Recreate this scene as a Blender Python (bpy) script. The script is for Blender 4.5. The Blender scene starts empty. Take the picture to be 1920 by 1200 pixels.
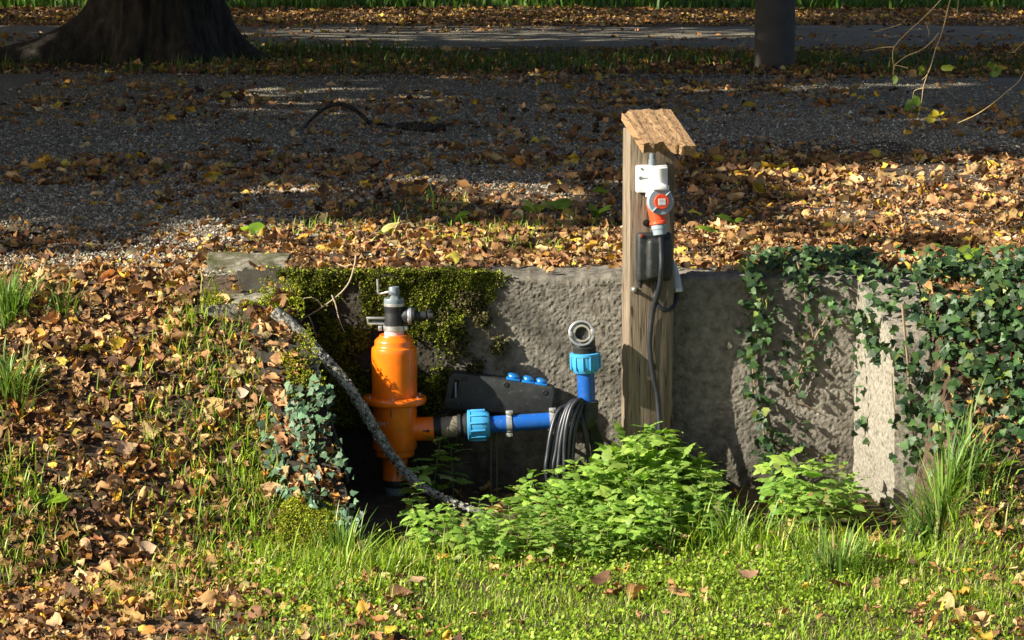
import bpy, bmesh, math, random
import numpy as np
from mathutils import Vector, Matrix, Euler

# ------------------------------------------------------------------ camera, sky, sun, exposure
S = bpy.context.scene
COL = S.collection
rad = math.radians
PITCH = rad(8.3)
CAM = np.array([0.0, -9.7, 2.04])
FPX = 5000.0                      # focal length in photograph pixels (1920 wide)
cd = bpy.data.cameras.new("camera"); cam = bpy.data.objects.new("camera", cd); COL.objects.link(cam)
cam.location = CAM; cam.rotation_euler = (math.pi/2-PITCH, 0, 0)
cd.sensor_width = 36; cd.lens = FPX/1920*36; cd.clip_end = 600; cd.clip_start = 0.1
S.camera = cam

SUN_AZ, SUN_EL = rad(67), rad(30)   # azimuth from the wall's normal towards the left, elevation
L = np.array([math.sin(SUN_AZ)*math.cos(SUN_EL), math.cos(SUN_AZ)*math.cos(SUN_EL), -math.sin(SUN_EL)])  # way the light travels
W = bpy.data.worlds.new("World"); S.world = W; W.use_nodes = True
nt = W.node_tree; nt.nodes.clear()
sky = nt.nodes.new("ShaderNodeTexSky"); sky.sky_type = 'NISHITA'; sky.sun_disc = False
sky.sun_elevation = SUN_EL; sky.sun_rotation = math.atan2(-L[0], -L[1])
sky.air_density = .75; sky.dust_density = 2.0; sky.ozone_density = .4
bg = nt.nodes.new("ShaderNodeBackground"); bg.inputs[1].default_value = 0.05
wo = nt.nodes.new("ShaderNodeOutputWorld")
nt.links.new(sky.outputs[0], bg.inputs[0]); nt.links.new(bg.outputs[0], wo.inputs[0])
sd = bpy.data.lights.new("sun", 'SUN'); sd.energy = 5.0; sd.angle = rad(0.5); sd.color = (1.0, 0.93, 0.80)
sun = bpy.data.objects.new("sun", sd); COL.objects.link(sun)
sun.rotation_euler = Vector(L).to_track_quat('-Z', 'Y').to_euler()
sun.location = (-8, -6, 9)
S.view_settings.view_transform = 'Standard'; S.view_settings.look = 'None'
S.view_settings.exposure = 1.25; S.view_settings.gamma = 1.0
S.render.engine = 'CYCLES'
S.cycles.max_bounces = 6; S.cycles.transparent_max_bounces = 4

rng = np.random.default_rng(7)
random.seed(7)

# ------------------------------------------------------------------ measuring helpers
_f = np.array([0, math.cos(PITCH), -math.sin(PITCH)]); _u = np.array([0, math.sin(PITCH), math.cos(PITCH)])
def ray(px, py):
    return _f + np.array([(px-960)/FPX, 0, 0]) - _u*((py-600)/FPX)
def P(px, py, Y):                     # the place at distance-plane y = Y that a photograph pixel shows
    d = ray(px, py); t = (Y-CAM[1])/d[1]
    return CAM + d*t
def ppm(Y, z=0.5):                    # photograph pixels per metre there
    return FPX/((Y-CAM[1])*math.cos(PITCH)+(CAM[2]-z)*math.sin(PITCH))

# ------------------------------------------------------------------ noise
def _hash(ix, iy, iz, s):
    h = (ix.astype(np.int64)*374761393 + iy.astype(np.int64)*668265263 + iz.astype(np.int64)*2147483647 + s*974711) & 0xffffffff
    h = ((h ^ (h >> 13))*1274126177) & 0xffffffff
    h = ((h ^ (h >> 16))*2246822519) & 0xffffffff
    return ((h ^ (h >> 15)) & 0xffff)/65535.0
def vnoise(x, y, z=None, s=0):
    x = np.asarray(x, float); y = np.asarray(y, float); z = np.zeros_like(x) if z is None else np.asarray(z, float)
    ix, iy, iz = np.floor(x), np.floor(y), np.floor(z)
    fx, fy, fz = x-ix, y-iy, z-iz
    fx, fy, fz = [f*f*(3-2*f) for f in (fx, fy, fz)]
    r = 0
    for a in (0, 1):
        for b in (0, 1):
            for c in (0, 1):
                r = r + _hash(ix+a, iy+b, iz+c, s)*(fx if a else 1-fx)*(fy if b else 1-fy)*(fz if c else 1-fz)
    return r*2-1
def fbm(x, y, z=None, s=0, o=4):
    z = np.zeros_like(np.asarray(x, float)) if z is None else z
    r = 0; a = 1; t = 0
    for k in range(o):
        r = r + a*vnoise(x*2**k, y*2**k, z*2**k, s+k); t += a; a *= .5
    return r/t
def sst(a, b, x):
    t = np.clip((np.asarray(x, float)-a)/(b-a), 0, 1); return t*t*(3-2*t)

# ------------------------------------------------------------------ the lie of the land
ZT = 0.775
def wing_x(y):                        # inner edge of the left wing wall
    return -0.83 + 0.316*np.maximum(-np.asarray(y, float), 0)
def H(x, y):
    x = np.asarray(x, float); y = np.asarray(y, float)
    up = ZT + 0.012*fbm(x*1.3, y*1.3, s=3, o=3) + 0.02*vnoise(x*.25, y*.25, s=9)*sst(1, 4, y)
    lo = 0.0 + 0.018*fbm(x*2, y*2, s=5, o=3) + 0.012*fbm(x*9, y*9, s=8, o=2)
    run = 1.0 + 0.75*sst(-0.7, -2.2, x)
    bl = ZT*(1-sst(-0.12, 1.12, (-y)/run)) ; bl = np.where(y > 0.1, up, bl)
    lin = ZT*np.clip(1-(-y-0.02)/run, 0, 1)
    bl = np.where(y > 0.1, up, 0.45*bl+0.55*lin+0.02*fbm(x*3, y*3, s=11, o=3)+0.03*np.clip(1-(-y)/run, 0, 1)*0)
    br = ZT*(1-sst(0.12, 1.35, -y))
    br = np.where(y > 0.1, up, br+0.02*fbm(x*3, y*3, s=12, o=3))
    wx = wing_x(y)
    sl = sst(wx-0.05, wx-0.14, x); sr = sst(1.41, 1.50, x)*sst(.1, -.05, y)+sst(1.40, 1.52, x)*(1-sst(.1, -.05, y))
    mid = np.where(y > 0.15, up, lo)
    z = mid*(1-sl)*(1-sr) + np.maximum(bl, lo)*sl + np.maximum(br, lo)*sr
    return z
def Hn(x, y, e=0.02):
    n = np.stack([-(H(x+e, y)-H(x-e, y))/(2*e), -(H(x, y+e)-H(x, y-e))/(2*e), np.ones_like(np.asarray(x, float))], -1)
    return n/np.linalg.norm(n, axis=-1, keepdims=True)
def G(px, py):                        # where the line of sight of a photograph pixel meets the ground
    d = ray(px, py); t = 6.5
    while t < 90:
        p = CAM+d*t
        if p[2] <= H(p[0], p[1]): return p
        t += 0.01+0.0006*t
    return CAM+d*t

# ------------------------------------------------------------------ materials
def M(name, col, rough=0.6, metal=0.0, var=0.15, vscale=8.0, bump=0.0, bscale=60.0, spec=0.5, dirt=None, dscale=5.0, damt=0.5, coat=0.0):
    m = bpy.data.materials.new(name); m.use_nodes = True
    n = m.node_tree.nodes; l = m.node_tree.links; b = n["Principled BSDF"]
    tc = n.new("ShaderNodeTexCoord")
    no = n.new("ShaderNodeTexNoise"); no.inputs["Scale"].default_value = vscale; no.inputs["Detail"].default_value = 6
    l.new(tc.outputs["Object"], no.inputs["Vector"])
    mr = n.new("ShaderNodeMapRange"); mr.inputs[3].default_value = 1-var*2; mr.inputs[4].default_value = 1+var*2
    l.new(no.outputs[0], mr.inputs[0])
    mul = n.new("ShaderNodeVectorMath"); mul.operation = 'SCALE'; mul.inputs[0].default_value = col[:3]
    l.new(mr.outputs[0], mul.inputs["Scale"])
    out = mul.outputs[0]
    if dirt:
        n2 = n.new("ShaderNodeTexNoise"); n2.inputs["Scale"].default_value = dscale; n2.inputs["Detail"].default_value = 8; n2.inputs["Roughness"].default_value = .7
        l.new(tc.outputs["Object"], n2.inputs["Vector"])
        r2 = n.new("ShaderNodeMapRange"); r2.inputs[1].default_value = .48; r2.inputs[2].default_value = .68; r2.inputs[4].default_value = damt
        l.new(n2.outputs[0], r2.inputs[0])
        mx = n.new("ShaderNodeMix"); mx.data_type = 'RGBA'
        l.new(r2.outputs[0], mx.inputs["Factor"]); l.new(out, mx.inputs["A"]); mx.inputs["B"].default_value = (*dirt, 1)
        out = mx.outputs["Result"]
    l.new(out, b.inputs["Base Color"])
    b.inputs["Roughness"].default_value = rough; b.inputs["Metallic"].default_value = metal
    b.inputs["Specular IOR Level"].default_value = spec
    b.inputs["Coat Weight"].default_value = coat
    if bump:
        n3 = n.new("ShaderNodeTexNoise"); n3.inputs["Scale"].default_value = bscale; n3.inputs["Detail"].default_value = 6
        l.new(tc.outputs["Object"], n3.inputs["Vector"])
        bp = n.new("ShaderNodeBump"); bp.inputs["Strength"].default_value = bump; bp.inputs["Distance"].default_value = 0.01
        l.new(n3.outputs[0], bp.inputs["Height"]); l.new(bp.outputs[0], b.inputs["Normal"])
    return m
def leaf_mat(name, transl=0.3, rough=0.6, spec=0.3, tcol=(1, 1, .6), bumpy=0.0):
    m = bpy.data.materials.new(name); m.use_nodes = True
    n = m.node_tree.nodes; l = m.node_tree.links; b = n["Principled BSDF"]; o = n["Material Output"]
    at = n.new("ShaderNodeAttribute"); at.attribute_name = "Col"
    tc = n.new("ShaderNodeTexCoord"); no = n.new("ShaderNodeTexNoise"); no.inputs["Scale"].default_value = 90; no.inputs["Detail"].default_value = 4
    l.new(tc.outputs["Object"], no.inputs["Vector"])
    mr = n.new("ShaderNodeMapRange"); mr.inputs[3].default_value = .65; mr.inputs[4].default_value = 1.35; l.new(no.outputs[0], mr.inputs[0])
    mul = n.new("ShaderNodeVectorMath"); mul.operation = 'SCALE'; l.new(at.outputs["Color"], mul.inputs[0]); l.new(mr.outputs[0], mul.inputs["Scale"])
    l.new(mul.outputs[0], b.inputs["Base Color"])
    b.inputs["Roughness"].default_value = rough; b.inputs["Specular IOR Level"].default_value = spec
    if bumpy:
        bp = n.new("ShaderNodeBump"); bp.inputs["Strength"].default_value = bumpy; bp.inputs["Distance"].default_value = .004
        l.new(no.outputs[0], bp.inputs["Height"]); l.new(bp.outputs[0], b.inputs["Normal"])
    tr = n.new("ShaderNodeBsdfTranslucent"); tm = n.new("ShaderNodeVectorMath"); tm.operation = 'MULTIPLY'
    l.new(mul.outputs[0], tm.inputs[0]); tm.inputs[1].default_value = tcol; l.new(tm.outputs[0], tr.inputs["Color"])
    mx = n.new("ShaderNodeMixShader"); mx.inputs[0].default_value = transl
    l.new(b.outputs[0], mx.inputs[1]); l.new(tr.outputs[0], mx.inputs[2]); l.new(mx.outputs[0], o.inputs["Surface"])
    return m
def ramp_mat(name, tex, scale, stops, rough=.9, bump=.6, bdist=.01, bscale=None, stretch=(1, 1, 1), spec=.25, dist=0.0):
    """colour ramp over one texture, bump from a finer one"""
    m = bpy.data.materials.new(name); m.use_nodes = True
    n = m.node_tree.nodes; l = m.node_tree.links; b = n["Principled BSDF"]
    tc = n.new("ShaderNodeTexCoord"); mp = n.new("ShaderNodeMapping"); mp.inputs["Scale"].default_value = stretch
    l.new(tc.outputs["Object"], mp.inputs[0])
    def T(kind, sc):
        if kind == 'voronoi':
            t = n.new("ShaderNodeTexVoronoi"); t.inputs["Scale"].default_value = sc; l.new(mp.outputs[0], t.inputs["Vector"]); return t
        t = n.new("ShaderNodeTexNoise"); t.inputs["Scale"].default_value = sc; t.inputs["Detail"].default_value = 8; t.inputs["Roughness"].default_value = .65
        t.inputs["Distortion"].default_value = dist
        l.new(mp.outputs[0], t.inputs["Vector"]); return t
    t = T(tex, scale)
    cr = n.new("ShaderNodeValToRGB"); e = cr.color_ramp.elements
    while len(e) < len(stops): e.new(.5)
    for i, (p, c) in enumerate(stops): e[i].position = p; e[i].color = (*c, 1)
    l.new(t.outputs["Color"] if tex == 'voronoi' else t.outputs[0], cr.inputs[0])
    big = n.new("ShaderNodeTexNoise"); big.inputs["Scale"].default_value = 1.7; big.inputs["Detail"].default_value = 5; l.new(tc.outputs["Object"], big.inputs["Vector"])
    mr = n.new("ShaderNodeMapRange"); mr.inputs[3].default_value = .55; mr.inputs[4].default_value = 1.45; l.new(big.outputs[0], mr.inputs[0])
    mul = n.new("ShaderNodeVectorMath"); mul.operation = 'SCALE'; l.new(cr.outputs[0], mul.inputs[0]); l.new(mr.outputs[0], mul.inputs["Scale"])
    l.new(mul.outputs[0], b.inputs["Base Color"]); b.inputs["Roughness"].default_value = rough; b.inputs["Specular IOR Level"].default_value = spec
    t2 = T(tex, bscale or scale)
    bp = n.new("ShaderNodeBump"); bp.inputs["Strength"].default_value = bump; bp.inputs["Distance"].default_value = bdist
    if tex == 'voronoi': bp.invert = True
    l.new(t2.outputs["Distance"] if tex == 'voronoi' else t2.outputs[0], bp.inputs["Height"]); l.new(bp.outputs[0], b.inputs["Normal"])
    return m

MAT = {}
MAT['soil'] = ramp_mat('soil', 'noise', 30, [(.3, (.03, .02, .012)), (.5, (.075, .05, .03)), (.72, (.15, .115, .08))], bump=.8, bdist=.02)
MAT['gravel'] = ramp_mat('gravel', 'voronoi', 105, [(.1, (.06, .051, .036)), (.5, (.185, .163, .120)), (.85, (.33, .295, .225)), (1, (.48, .44, .35))], bump=1., bdist=.012)
MAT['concrete'] = ramp_mat('concrete', 'noise', 26, [(.3, (.085, .076, .057)), (.5, (.195, .177, .142)), (.75, (.32, .295, .245))], bump=.9, bdist=.006, bscale=220)
def stain_and_shade(m, loc):
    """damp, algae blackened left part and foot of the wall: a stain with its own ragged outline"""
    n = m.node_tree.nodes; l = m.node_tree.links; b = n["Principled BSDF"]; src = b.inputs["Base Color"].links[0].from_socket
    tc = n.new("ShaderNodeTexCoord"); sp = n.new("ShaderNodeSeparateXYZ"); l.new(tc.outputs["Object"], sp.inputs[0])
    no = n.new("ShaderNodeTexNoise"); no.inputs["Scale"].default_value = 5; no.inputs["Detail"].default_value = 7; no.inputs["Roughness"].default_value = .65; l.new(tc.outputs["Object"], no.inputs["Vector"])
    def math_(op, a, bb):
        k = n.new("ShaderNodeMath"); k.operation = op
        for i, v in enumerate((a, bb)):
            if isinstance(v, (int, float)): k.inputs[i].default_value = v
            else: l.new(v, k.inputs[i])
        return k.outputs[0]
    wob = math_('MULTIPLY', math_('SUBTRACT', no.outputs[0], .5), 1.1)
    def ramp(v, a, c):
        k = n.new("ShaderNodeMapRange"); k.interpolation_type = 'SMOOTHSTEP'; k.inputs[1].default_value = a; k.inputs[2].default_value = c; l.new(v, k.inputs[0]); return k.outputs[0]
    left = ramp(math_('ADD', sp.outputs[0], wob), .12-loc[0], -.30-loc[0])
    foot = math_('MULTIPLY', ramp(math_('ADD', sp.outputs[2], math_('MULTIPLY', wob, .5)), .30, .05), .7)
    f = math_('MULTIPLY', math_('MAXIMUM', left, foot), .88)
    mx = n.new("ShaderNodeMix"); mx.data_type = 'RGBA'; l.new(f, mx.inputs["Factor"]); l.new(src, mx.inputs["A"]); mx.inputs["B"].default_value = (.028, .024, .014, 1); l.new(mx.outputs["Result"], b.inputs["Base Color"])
stain_and_shade(MAT['concrete'], (0.2, .15, 0))
MAT['pale_concrete'] = ramp_mat('pale_concrete', 'noise', 75, [(.34, (.10, .09, .065)), (.48, (.24, .22, .175)), (.7, (.34, .315, .255))], bump=.8, bdist=.006, bscale=220)
MAT['mossy_stone'] = ramp_mat('mossy_stone', 'noise', 14, [(.35, (.06, .07, .02)), (.5, (.12, .11, .07)), (.62, (.24, .22, .18)), (.8, (.34, .32, .28))], bump=.7, bdist=.008, bscale=90)
MAT['wood'] = ramp_mat('wood', 'noise', 26, [(.36, (.035, .026, .017)), (.41, (.14, .108, .07)), (.52, (.205, .162, .112)), (.7, (.29, .238, .175))], rough=.8, bump=.5, bdist=.004, bscale=45, stretch=(4, 4, .22), dist=.6)
MAT['roof_wood'] = ramp_mat('roof_wood', 'noise', 24, [(.34, (.07, .04, .02)), (.46, (.26, .155, .075)), (.7, (.43, .285, .15))], rough=.85, bump=.9, bdist=.006, bscale=40, stretch=(4.5, .2, 4.5), dist=.5)
MAT['bark'] = ramp_mat('bark', 'noise', 14, [(.3, (.010, .0085, .006)), (.5, (.032, .027, .019)), (.75, (.07, .06, .044))], bump=1., bdist=.04, stretch=(1, 1, .3))
MAT['lichen_bark'] = ramp_mat('lichen_bark', 'noise', 70, [(.34, (.022, .019, .015)), (.45, (.10, .09, .07)), (.52, (.27, .27, .235)), (.7, (.45, .46, .41))], bump=1., bdist=.006)
MAT['dark_bark'] = ramp_mat('dark_bark', 'noise', 60, [(.35, (.012, .011, .009)), (.55, (.04, .035, .03)), (.75, (.12, .12, .11))], bump=1., bdist=.005)
MAT['twig'] = M('twig', (.42, .33, .22), .7, var=.25, vscale=40)
MAT['pillar_grey'] = M('pillar_grey', (.075, .07, .062), .85, var=.25, vscale=6, bump=.3, bscale=40, dirt=(.05, .045, .03), damt=.6)
MAT['orange'] = M('orange', (.86, .175, .004), .30, var=.07, vscale=9, spec=.5, dirt=(.36, .10, .02), dscale=13, damt=.42, bump=.02, bscale=30, coat=.3)
MAT['grey_plastic'] = M('grey_plastic', (.16, .20, .22), .42, var=.08, dirt=(.12, .12, .1), damt=.4, dscale=30)
MAT['pale_grey'] = M('pale_grey', (.42, .45, .46), .45, var=.06, dirt=(.3, .29, .25), damt=.4, dscale=30)
MAT['black_rubber'] = M('black_rubber', (.012, .013, .015), .5, var=.2, dirt=(.05, .045, .04), damt=.35, dscale=24, bump=.05)
MAT['black_plastic'] = M('black_plastic', (.016, .019, .019), .55, var=.2, dirt=(.07, .065, .055), damt=.4, dscale=14, bump=.08, bscale=120)
MAT['steel'] = M('steel', (.62, .62, .60), .38, .75, var=.12, vscale=30, dirt=(.25, .22, .18), damt=.5, dscale=40)
MAT['brass'] = M('brass', (.60, .55, .42), .4, .7, var=.1, vscale=30)
MAT['khaki'] = M('khaki', (.20, .175, .125), .5, var=.1, dirt=(.1, .08, .05), damt=.6, dscale=26)
MAT['blue_pipe'] = M('blue_pipe', (.006, .085, .36), .35, var=.08, dirt=(.05, .12, .3), damt=.25, dscale=30)
MAT['light_blue'] = M('light_blue', (.05, .33, .62), .4, var=.07, dirt=(.1, .25, .38), damt=.3, dscale=22)
MAT['socket_blue'] = M('socket_blue', (.01, .17, .5), .3, var=.05, spec=.6)
MAT['white_plastic'] = M('white_plastic', (.80, .80, .79), .4, var=.03, dirt=(.6, .58, .52), damt=.3, dscale=18)
MAT['red_plastic'] = M('red_plastic', (.75, .075, .02), .38, var=.06, dirt=(.5, .07, .03), damt=.3, dscale=22)
MAT['ring_grey'] = M('ring_grey', (.27, .33, .37), .45, var=.06, dirt=(.2, .22, .23), damt=.3, dscale=30)
MAT['neck'] = M('neck', (.52, .42, .38), .4, var=.08)
MAT['dull_green'] = M('dull_green', (.09, .09, .035), .7, var=.2)
MAT['mark_black'] = M('mark_black', (.012, .01, .01), .5, var=.1)
MAT['mark_white'] = M('mark_white', (.7, .62, .58), .5, var=.05)
MAT['mark_grey'] = M('mark_grey', (.22, .23, .25), .5, var=.05)
MAT['cable'] = M('cable', (.018, .021, .026), .38, var=.15, dirt=(.05, .05, .05), damt=.4, dscale=30)
MAT['stem'] = M('stem', (.14, .19, .05), .6, var=.2)
MAT['vine'] = M('vine', (.22, .16, .09), .8, var=.3, vscale=40)
MAT['dry_leaf'] = leaf_mat('dry_leaf', .18, .75, .2, (1.0, .8, .5), .4)
MAT['green_leaf'] = leaf_mat('green_leaf', .42, .5, .4, (.9, 1.05, .35))
MAT['ivy_leaf'] = leaf_mat('ivy_leaf', .12, .5, .35, (.8, 1, .4))
MAT['grass'] = leaf_mat('grass', .35, .5, .35, (.95, 1.05, .35))
MAT['moss'] = leaf_mat('moss', .2, .85, .1, (1, 1, .4))
MAT['tree_leaf'] = leaf_mat('tree_leaf', .25, .5, .3, (1, 1, .4))
MAT['pebble'] = leaf_mat('pebble', .0, .85, .25)

def grime(m, col, scale, lo, hi, amt, stretch=(1, 1, 1)):
    n = m.node_tree.nodes; l = m.node_tree.links; b = n["Principled BSDF"]; src = b.inputs["Base Color"].links[0].from_socket
    tc = n.new("ShaderNodeTexCoord"); mp = n.new("ShaderNodeMapping"); mp.inputs["Scale"].default_value = stretch; l.new(tc.outputs["Object"], mp.inputs[0])
    no = n.new("ShaderNodeTexNoise"); no.inputs["Scale"].default_value = scale; no.inputs["Detail"].default_value = 8; no.inputs["Roughness"].default_value = .7; l.new(mp.outputs[0], no.inputs["Vector"])
    r = n.new("ShaderNodeMapRange"); r.inputs[1].default_value = lo; r.inputs[2].default_value = hi; r.inputs[4].default_value = amt; l.new(no.outputs[0], r.inputs[0])
    mx = n.new("ShaderNodeMix"); mx.data_type = 'RGBA'; l.new(r.outputs[0], mx.inputs["Factor"]); l.new(src, mx.inputs["A"]); mx.inputs["B"].default_value = (*col, 1); l.new(mx.outputs["Result"], b.inputs["Base Color"])
    rr = n.new("ShaderNodeMapRange"); rr.inputs[1].default_value = lo; rr.inputs[2].default_value = hi; rr.inputs[3].default_value = b.inputs["Roughness"].default_value; rr.inputs[4].default_value = .75; l.new(no.outputs[0], rr.inputs[0]); l.new(rr.outputs[0], b.inputs["Roughness"])
grime(MAT['orange'], (.16, .085, .035), 70, .60, .72, .55); grime(MAT['orange'], (.30, .12, .03), 26, .58, .70, .45, (1, 1, .25))
grime(MAT['blue_pipe'], (.12, .13, .12), 60, .56, .70, .5); grime(MAT['light_blue'], (.16, .17, .14), 50, .56, .70, .5)
grime(MAT['white_plastic'], (.38, .35, .28), 55, .60, .74, .4); grime(MAT['black_plastic'], (.11, .10, .085), 40, .56, .72, .55)

# ------------------------------------------------------------------ object helpers
def wm(o):
    m = o.matrix_basis.copy()
    while o.parent: o = o.parent; m = o.matrix_basis @ m
    return m
def link(name, me, parent=None):
    o = bpy.data.objects.new(name, me); COL.objects.link(o)
    if parent is not None: o.parent = parent
    return o
def tag(o, label=None, cat=None, group=None, kind=None):
    if label: o['label'] = label
    if cat: o['category'] = cat
    if group: o['group'] = group
    if kind: o['kind'] = kind
    return o
def thing(name, label, cat, loc=(0, 0, 0), rz=0.0, group=None):
    o = link(name, None); o.location = Vector(loc); o.rotation_euler = (0, 0, rz); o.empty_display_size = .05
    return tag(o, label, cat, group)
def npmesh(name, V, F, mat, colors=None, smooth=True):
    """V (n,3); F (m,k) of one face size; colors per vertex (n,3)"""
    V = np.ascontiguousarray(V, np.float32); F = np.ascontiguousarray(F, np.int32)
    me = bpy.data.meshes.new(name); m, k = F.shape
    me.vertices.add(len(V)); me.vertices.foreach_set("co", V.ravel())
    me.loops.add(m*k); me.loops.foreach_set("vertex_index", F.ravel())
    me.polygons.add(m); me.polygons.foreach_set("loop_start", np.arange(0, m*k, k, dtype=np.int32))
    me.polygons.foreach_set("use_smooth", np.full(m, smooth))
    me.materials.append(mat)
    me.update(calc_edges=True)
    if colors is not None:
        a = me.attributes.new("Col", 'FLOAT_COLOR', 'POINT')
        c = np.ones((len(V), 4), np.float32); c[:, :3] = colors; a.data.foreach_set("color", c.ravel())
    return me
class MB:
    """collects shapes in world space, then links them as ONE mesh object under its parent"""
    def __init__(s): s.v = []; s.f = []
    def add(s, V, F):
        b = len(s.v); s.v += [tuple(map(float, p)) for p in V]; s.f += [tuple(int(i)+b for i in f) for f in F]; return s
    def bm(s, bm, mtx=None):
        if mtx is not None: bmesh.ops.transform(bm, matrix=mtx, verts=bm.verts)
        bm.verts.index_update()
        s.add([v.co for v in bm.verts], [[v.index for v in f.verts] for f in bm.faces]); bm.free(); return s
    def box(s, c, size, bev=0.0, mtx=None, seg=2):
        bm = bmesh.new(); bmesh.ops.create_cube(bm, size=1)
        bmesh.ops.scale(bm, vec=size, verts=bm.verts); bmesh.ops.translate(bm, vec=c, verts=bm.verts)
        if bev: bmesh.ops.bevel(bm, geom=bm.edges[:]+bm.verts[:], offset=bev, segments=seg, affect='EDGES', profile=.5)
        return s.bm(bm, mtx)
    def prism(s, pts, y0, y1, bev=0.0, mtx=None, seg=2):
        """polygon in x,z extruded from y0 to y1"""
        bm = bmesh.new(); vs = [bm.verts.new((x, y0, z)) for x, z in pts]; f = bm.faces.new(vs)
        r = bmesh.ops.extrude_face_region(bm, geom=[f]); vv = [e for e in r['geom'] if isinstance(e, bmesh.types.BMVert)]
        bmesh.ops.translate(bm, vec=(0, y1-y0, 0), verts=vv)
        bmesh.ops.recalc_face_normals(bm, faces=bm.faces)
        if bev: bmesh.ops.bevel(bm, geom=bm.edges[:], offset=bev, segments=seg, affect='EDGES', profile=.5)
        return s.bm(bm, mtx)
    def lathe(s, prof, c=(0, 0, 0), axis=(0, 0, 1), seg=40, cap=True):
        """profile of (radius, distance along axis)"""
        a = Vector(axis).normalized(); q = Vector((0, 0, 1)).rotation_difference(a)
        V = []; F = []; n = len(prof)
        for r, t in prof:
            for k in range(seg):
                w = 2*math.pi*k/seg; V.append(Vector(c)+q @ Vector((r*math.cos(w), r*math.sin(w), t)))
        for i in range(n-1):
            for k in range(seg):
                F.append((i*seg+k, i*seg+(k+1) % seg, (i+1)*seg+(k+1) % seg, (i+1)*seg+k))
        if cap: F.append(tuple(reversed(range(seg)))); F.append(tuple(range((n-1)*seg, n*seg)))
        return s.add(V, F)
    def tube(s, pts, r, seg=10, n=None, jitter=0.0, closed=False):
        """smooth tube through points; r one radius or one per point"""
        pts = np.array([list(p) for p in pts], float); k = len(pts)
        rr = np.full(k, r) if np.isscalar(r) else np.array(r, float)
        n = n or max(2, (k-1)*6+1)
        ts = np.linspace(0, k-1, n); out = []; ro = []
        for t in ts:
            i = min(int(t), k-2); u = t-i
            p0, p1, p2, p3 = pts[max(i-1, 0)], pts[i], pts[i+1], pts[min(i+2, k-1)]
            out.append(.5*((2*p1)+(-p0+p2)*u+(2*p0-5*p1+4*p2-p3)*u*u+(-p0+3*p1-3*p2+p3)*u**3)); ro.append(rr[i]*(1-u)+rr[i+1]*u)
        out = np.array(out); ro = np.array(ro)
        tg = np.gradient(out, axis=0); tg /= np.linalg.norm(tg, axis=1, keepdims=True)+1e-9
        up = np.array([0, 0, 1.0]) if abs(tg[0][2]) < .9 else np.array([0, 1.0, 0])
        a = np.cross(tg[0], up); a /= np.linalg.norm(a); V = []; F = []
        for i in range(n):
            a = a-tg[i]*np.dot(a, tg[i]); a /= np.linalg.norm(a)+1e-9; b = np.cross(tg[i], a)
            for q in range(seg):
                w = 2*math.pi*q/seg; j = 1+jitter*(random.random()*2-1)
                V.append(out[i]+(a*math.cos(w)+b*math.sin(w))*ro[i]*j)
        for i in range(n-1):
            for q in range(seg): F.append((i*seg+q, i*seg+(q+1) % seg, (i+1)*seg+(q+1) % seg, (i+1)*seg+q))
        F.append(tuple(reversed(range(seg)))); F.append(tuple(range((n-1)*seg, n*seg)))
        return s.add(V, F)
    def build(s, name, mat, parent=None, smooth=True, angle=35):
        me = bpy.data.meshes.new(name); inv = wm(parent).inverted() if parent is not None else Matrix()
        me.from_pydata([inv @ Vector(v) for v in s.v], [], s.f); me.materials.append(mat)
        bm = bmesh.new(); bm.from_mesh(me); bmesh.ops.recalc_face_normals(bm, faces=bm.faces)
        for f in bm.faces: f.smooth = smooth
        if smooth:
            for e in bm.edges:
                if len(e.link_faces) == 2 and e.calc_face_angle(0) > rad(angle): e.smooth = False
        bm.to_mesh(me); bm.free()
        return link(name, me, parent)

# ------------------------------------------------------------------ leaves
def template(stations, widths, skew=0.0):
    """a leaf blade along x 0..1: three vertices per station (left rim, midrib, right rim)"""
    V = []; F = []
    for x, w in zip(stations, widths):
        w = max(w, .012); V += [(x+skew*w, w, 0), (x, 0, 0), (x+skew*w, -w, 0)]
    for i in range(len(stations)-1):
        a = i*3; F += [(a, a+1, a+4, a+3), (a+1, a+2, a+5, a+4)]
    return np.array(V, float), np.array(F, int)
def template5(stations, widths, skew=0.0):
    V = []; F = []
    for x, w in zip(stations, widths):
        w = max(w, .012); V += [(x+skew*abs(u)*w, u*w, 0) for u in (1, .5, 0, -.5, -1)]
    for i in range(len(stations)-1):
        for k in range(4): a = i*5+k; F.append((a, a+1, a+6, a+5))
    return np.array(V, float), np.array(F, int)
T_OVATE = template([0, .1, .3, .5, .72, .9, 1], [.02, .2, .36, .38, .28, .12, 0])
T_LOBED = template([0, .12, .25, .4, .52, .66, .76, .9, 1], [.05, .40, .26, .52, .24, .40, .17, .12, 0], -.15)
T_BROAD = template([0, .06, .22, .42, .62, .82, 1], [.1, .36, .50, .50, .42, .22, 0])
T_LEAFLET = template([0, .1, .3, .5, .72, .9, 1], [.02, .15, .27, .28, .2, .08, 0])
T_LONG = template([0, .15, .4, .65, .85, 1], [.04, .15, .22, .19, .1, 0])
T_IVY = template([0, .05, .18, .34, .5, .66, .84, 1], [.08, .34, .30, .50, .27, .21, .12, 0], -.2)
_st = [0, .07, .16, .25, .34, .43, .53, .63, .73, .83, .92, 1]
T_NETTLE = template(_st, [.05]+[(.33*math.sin(math.pi*min(t, .999)**.60)**1.15)*(1.0 if i % 2 == 0 else .74) for i, t in enumerate(_st[1:-1])]+[0], -.12)
T_ROUND = template([0, .2, .5, .8, 1], [.1, .40, .5, .38, .1])
def frames(d, n):
    d = d/np.linalg.norm(d, axis=1, keepdims=True)
    w = np.cross(n, d); w /= np.linalg.norm(w, axis=1, keepdims=True)+1e-9
    n = np.cross(d, w); return d, w, n
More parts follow.
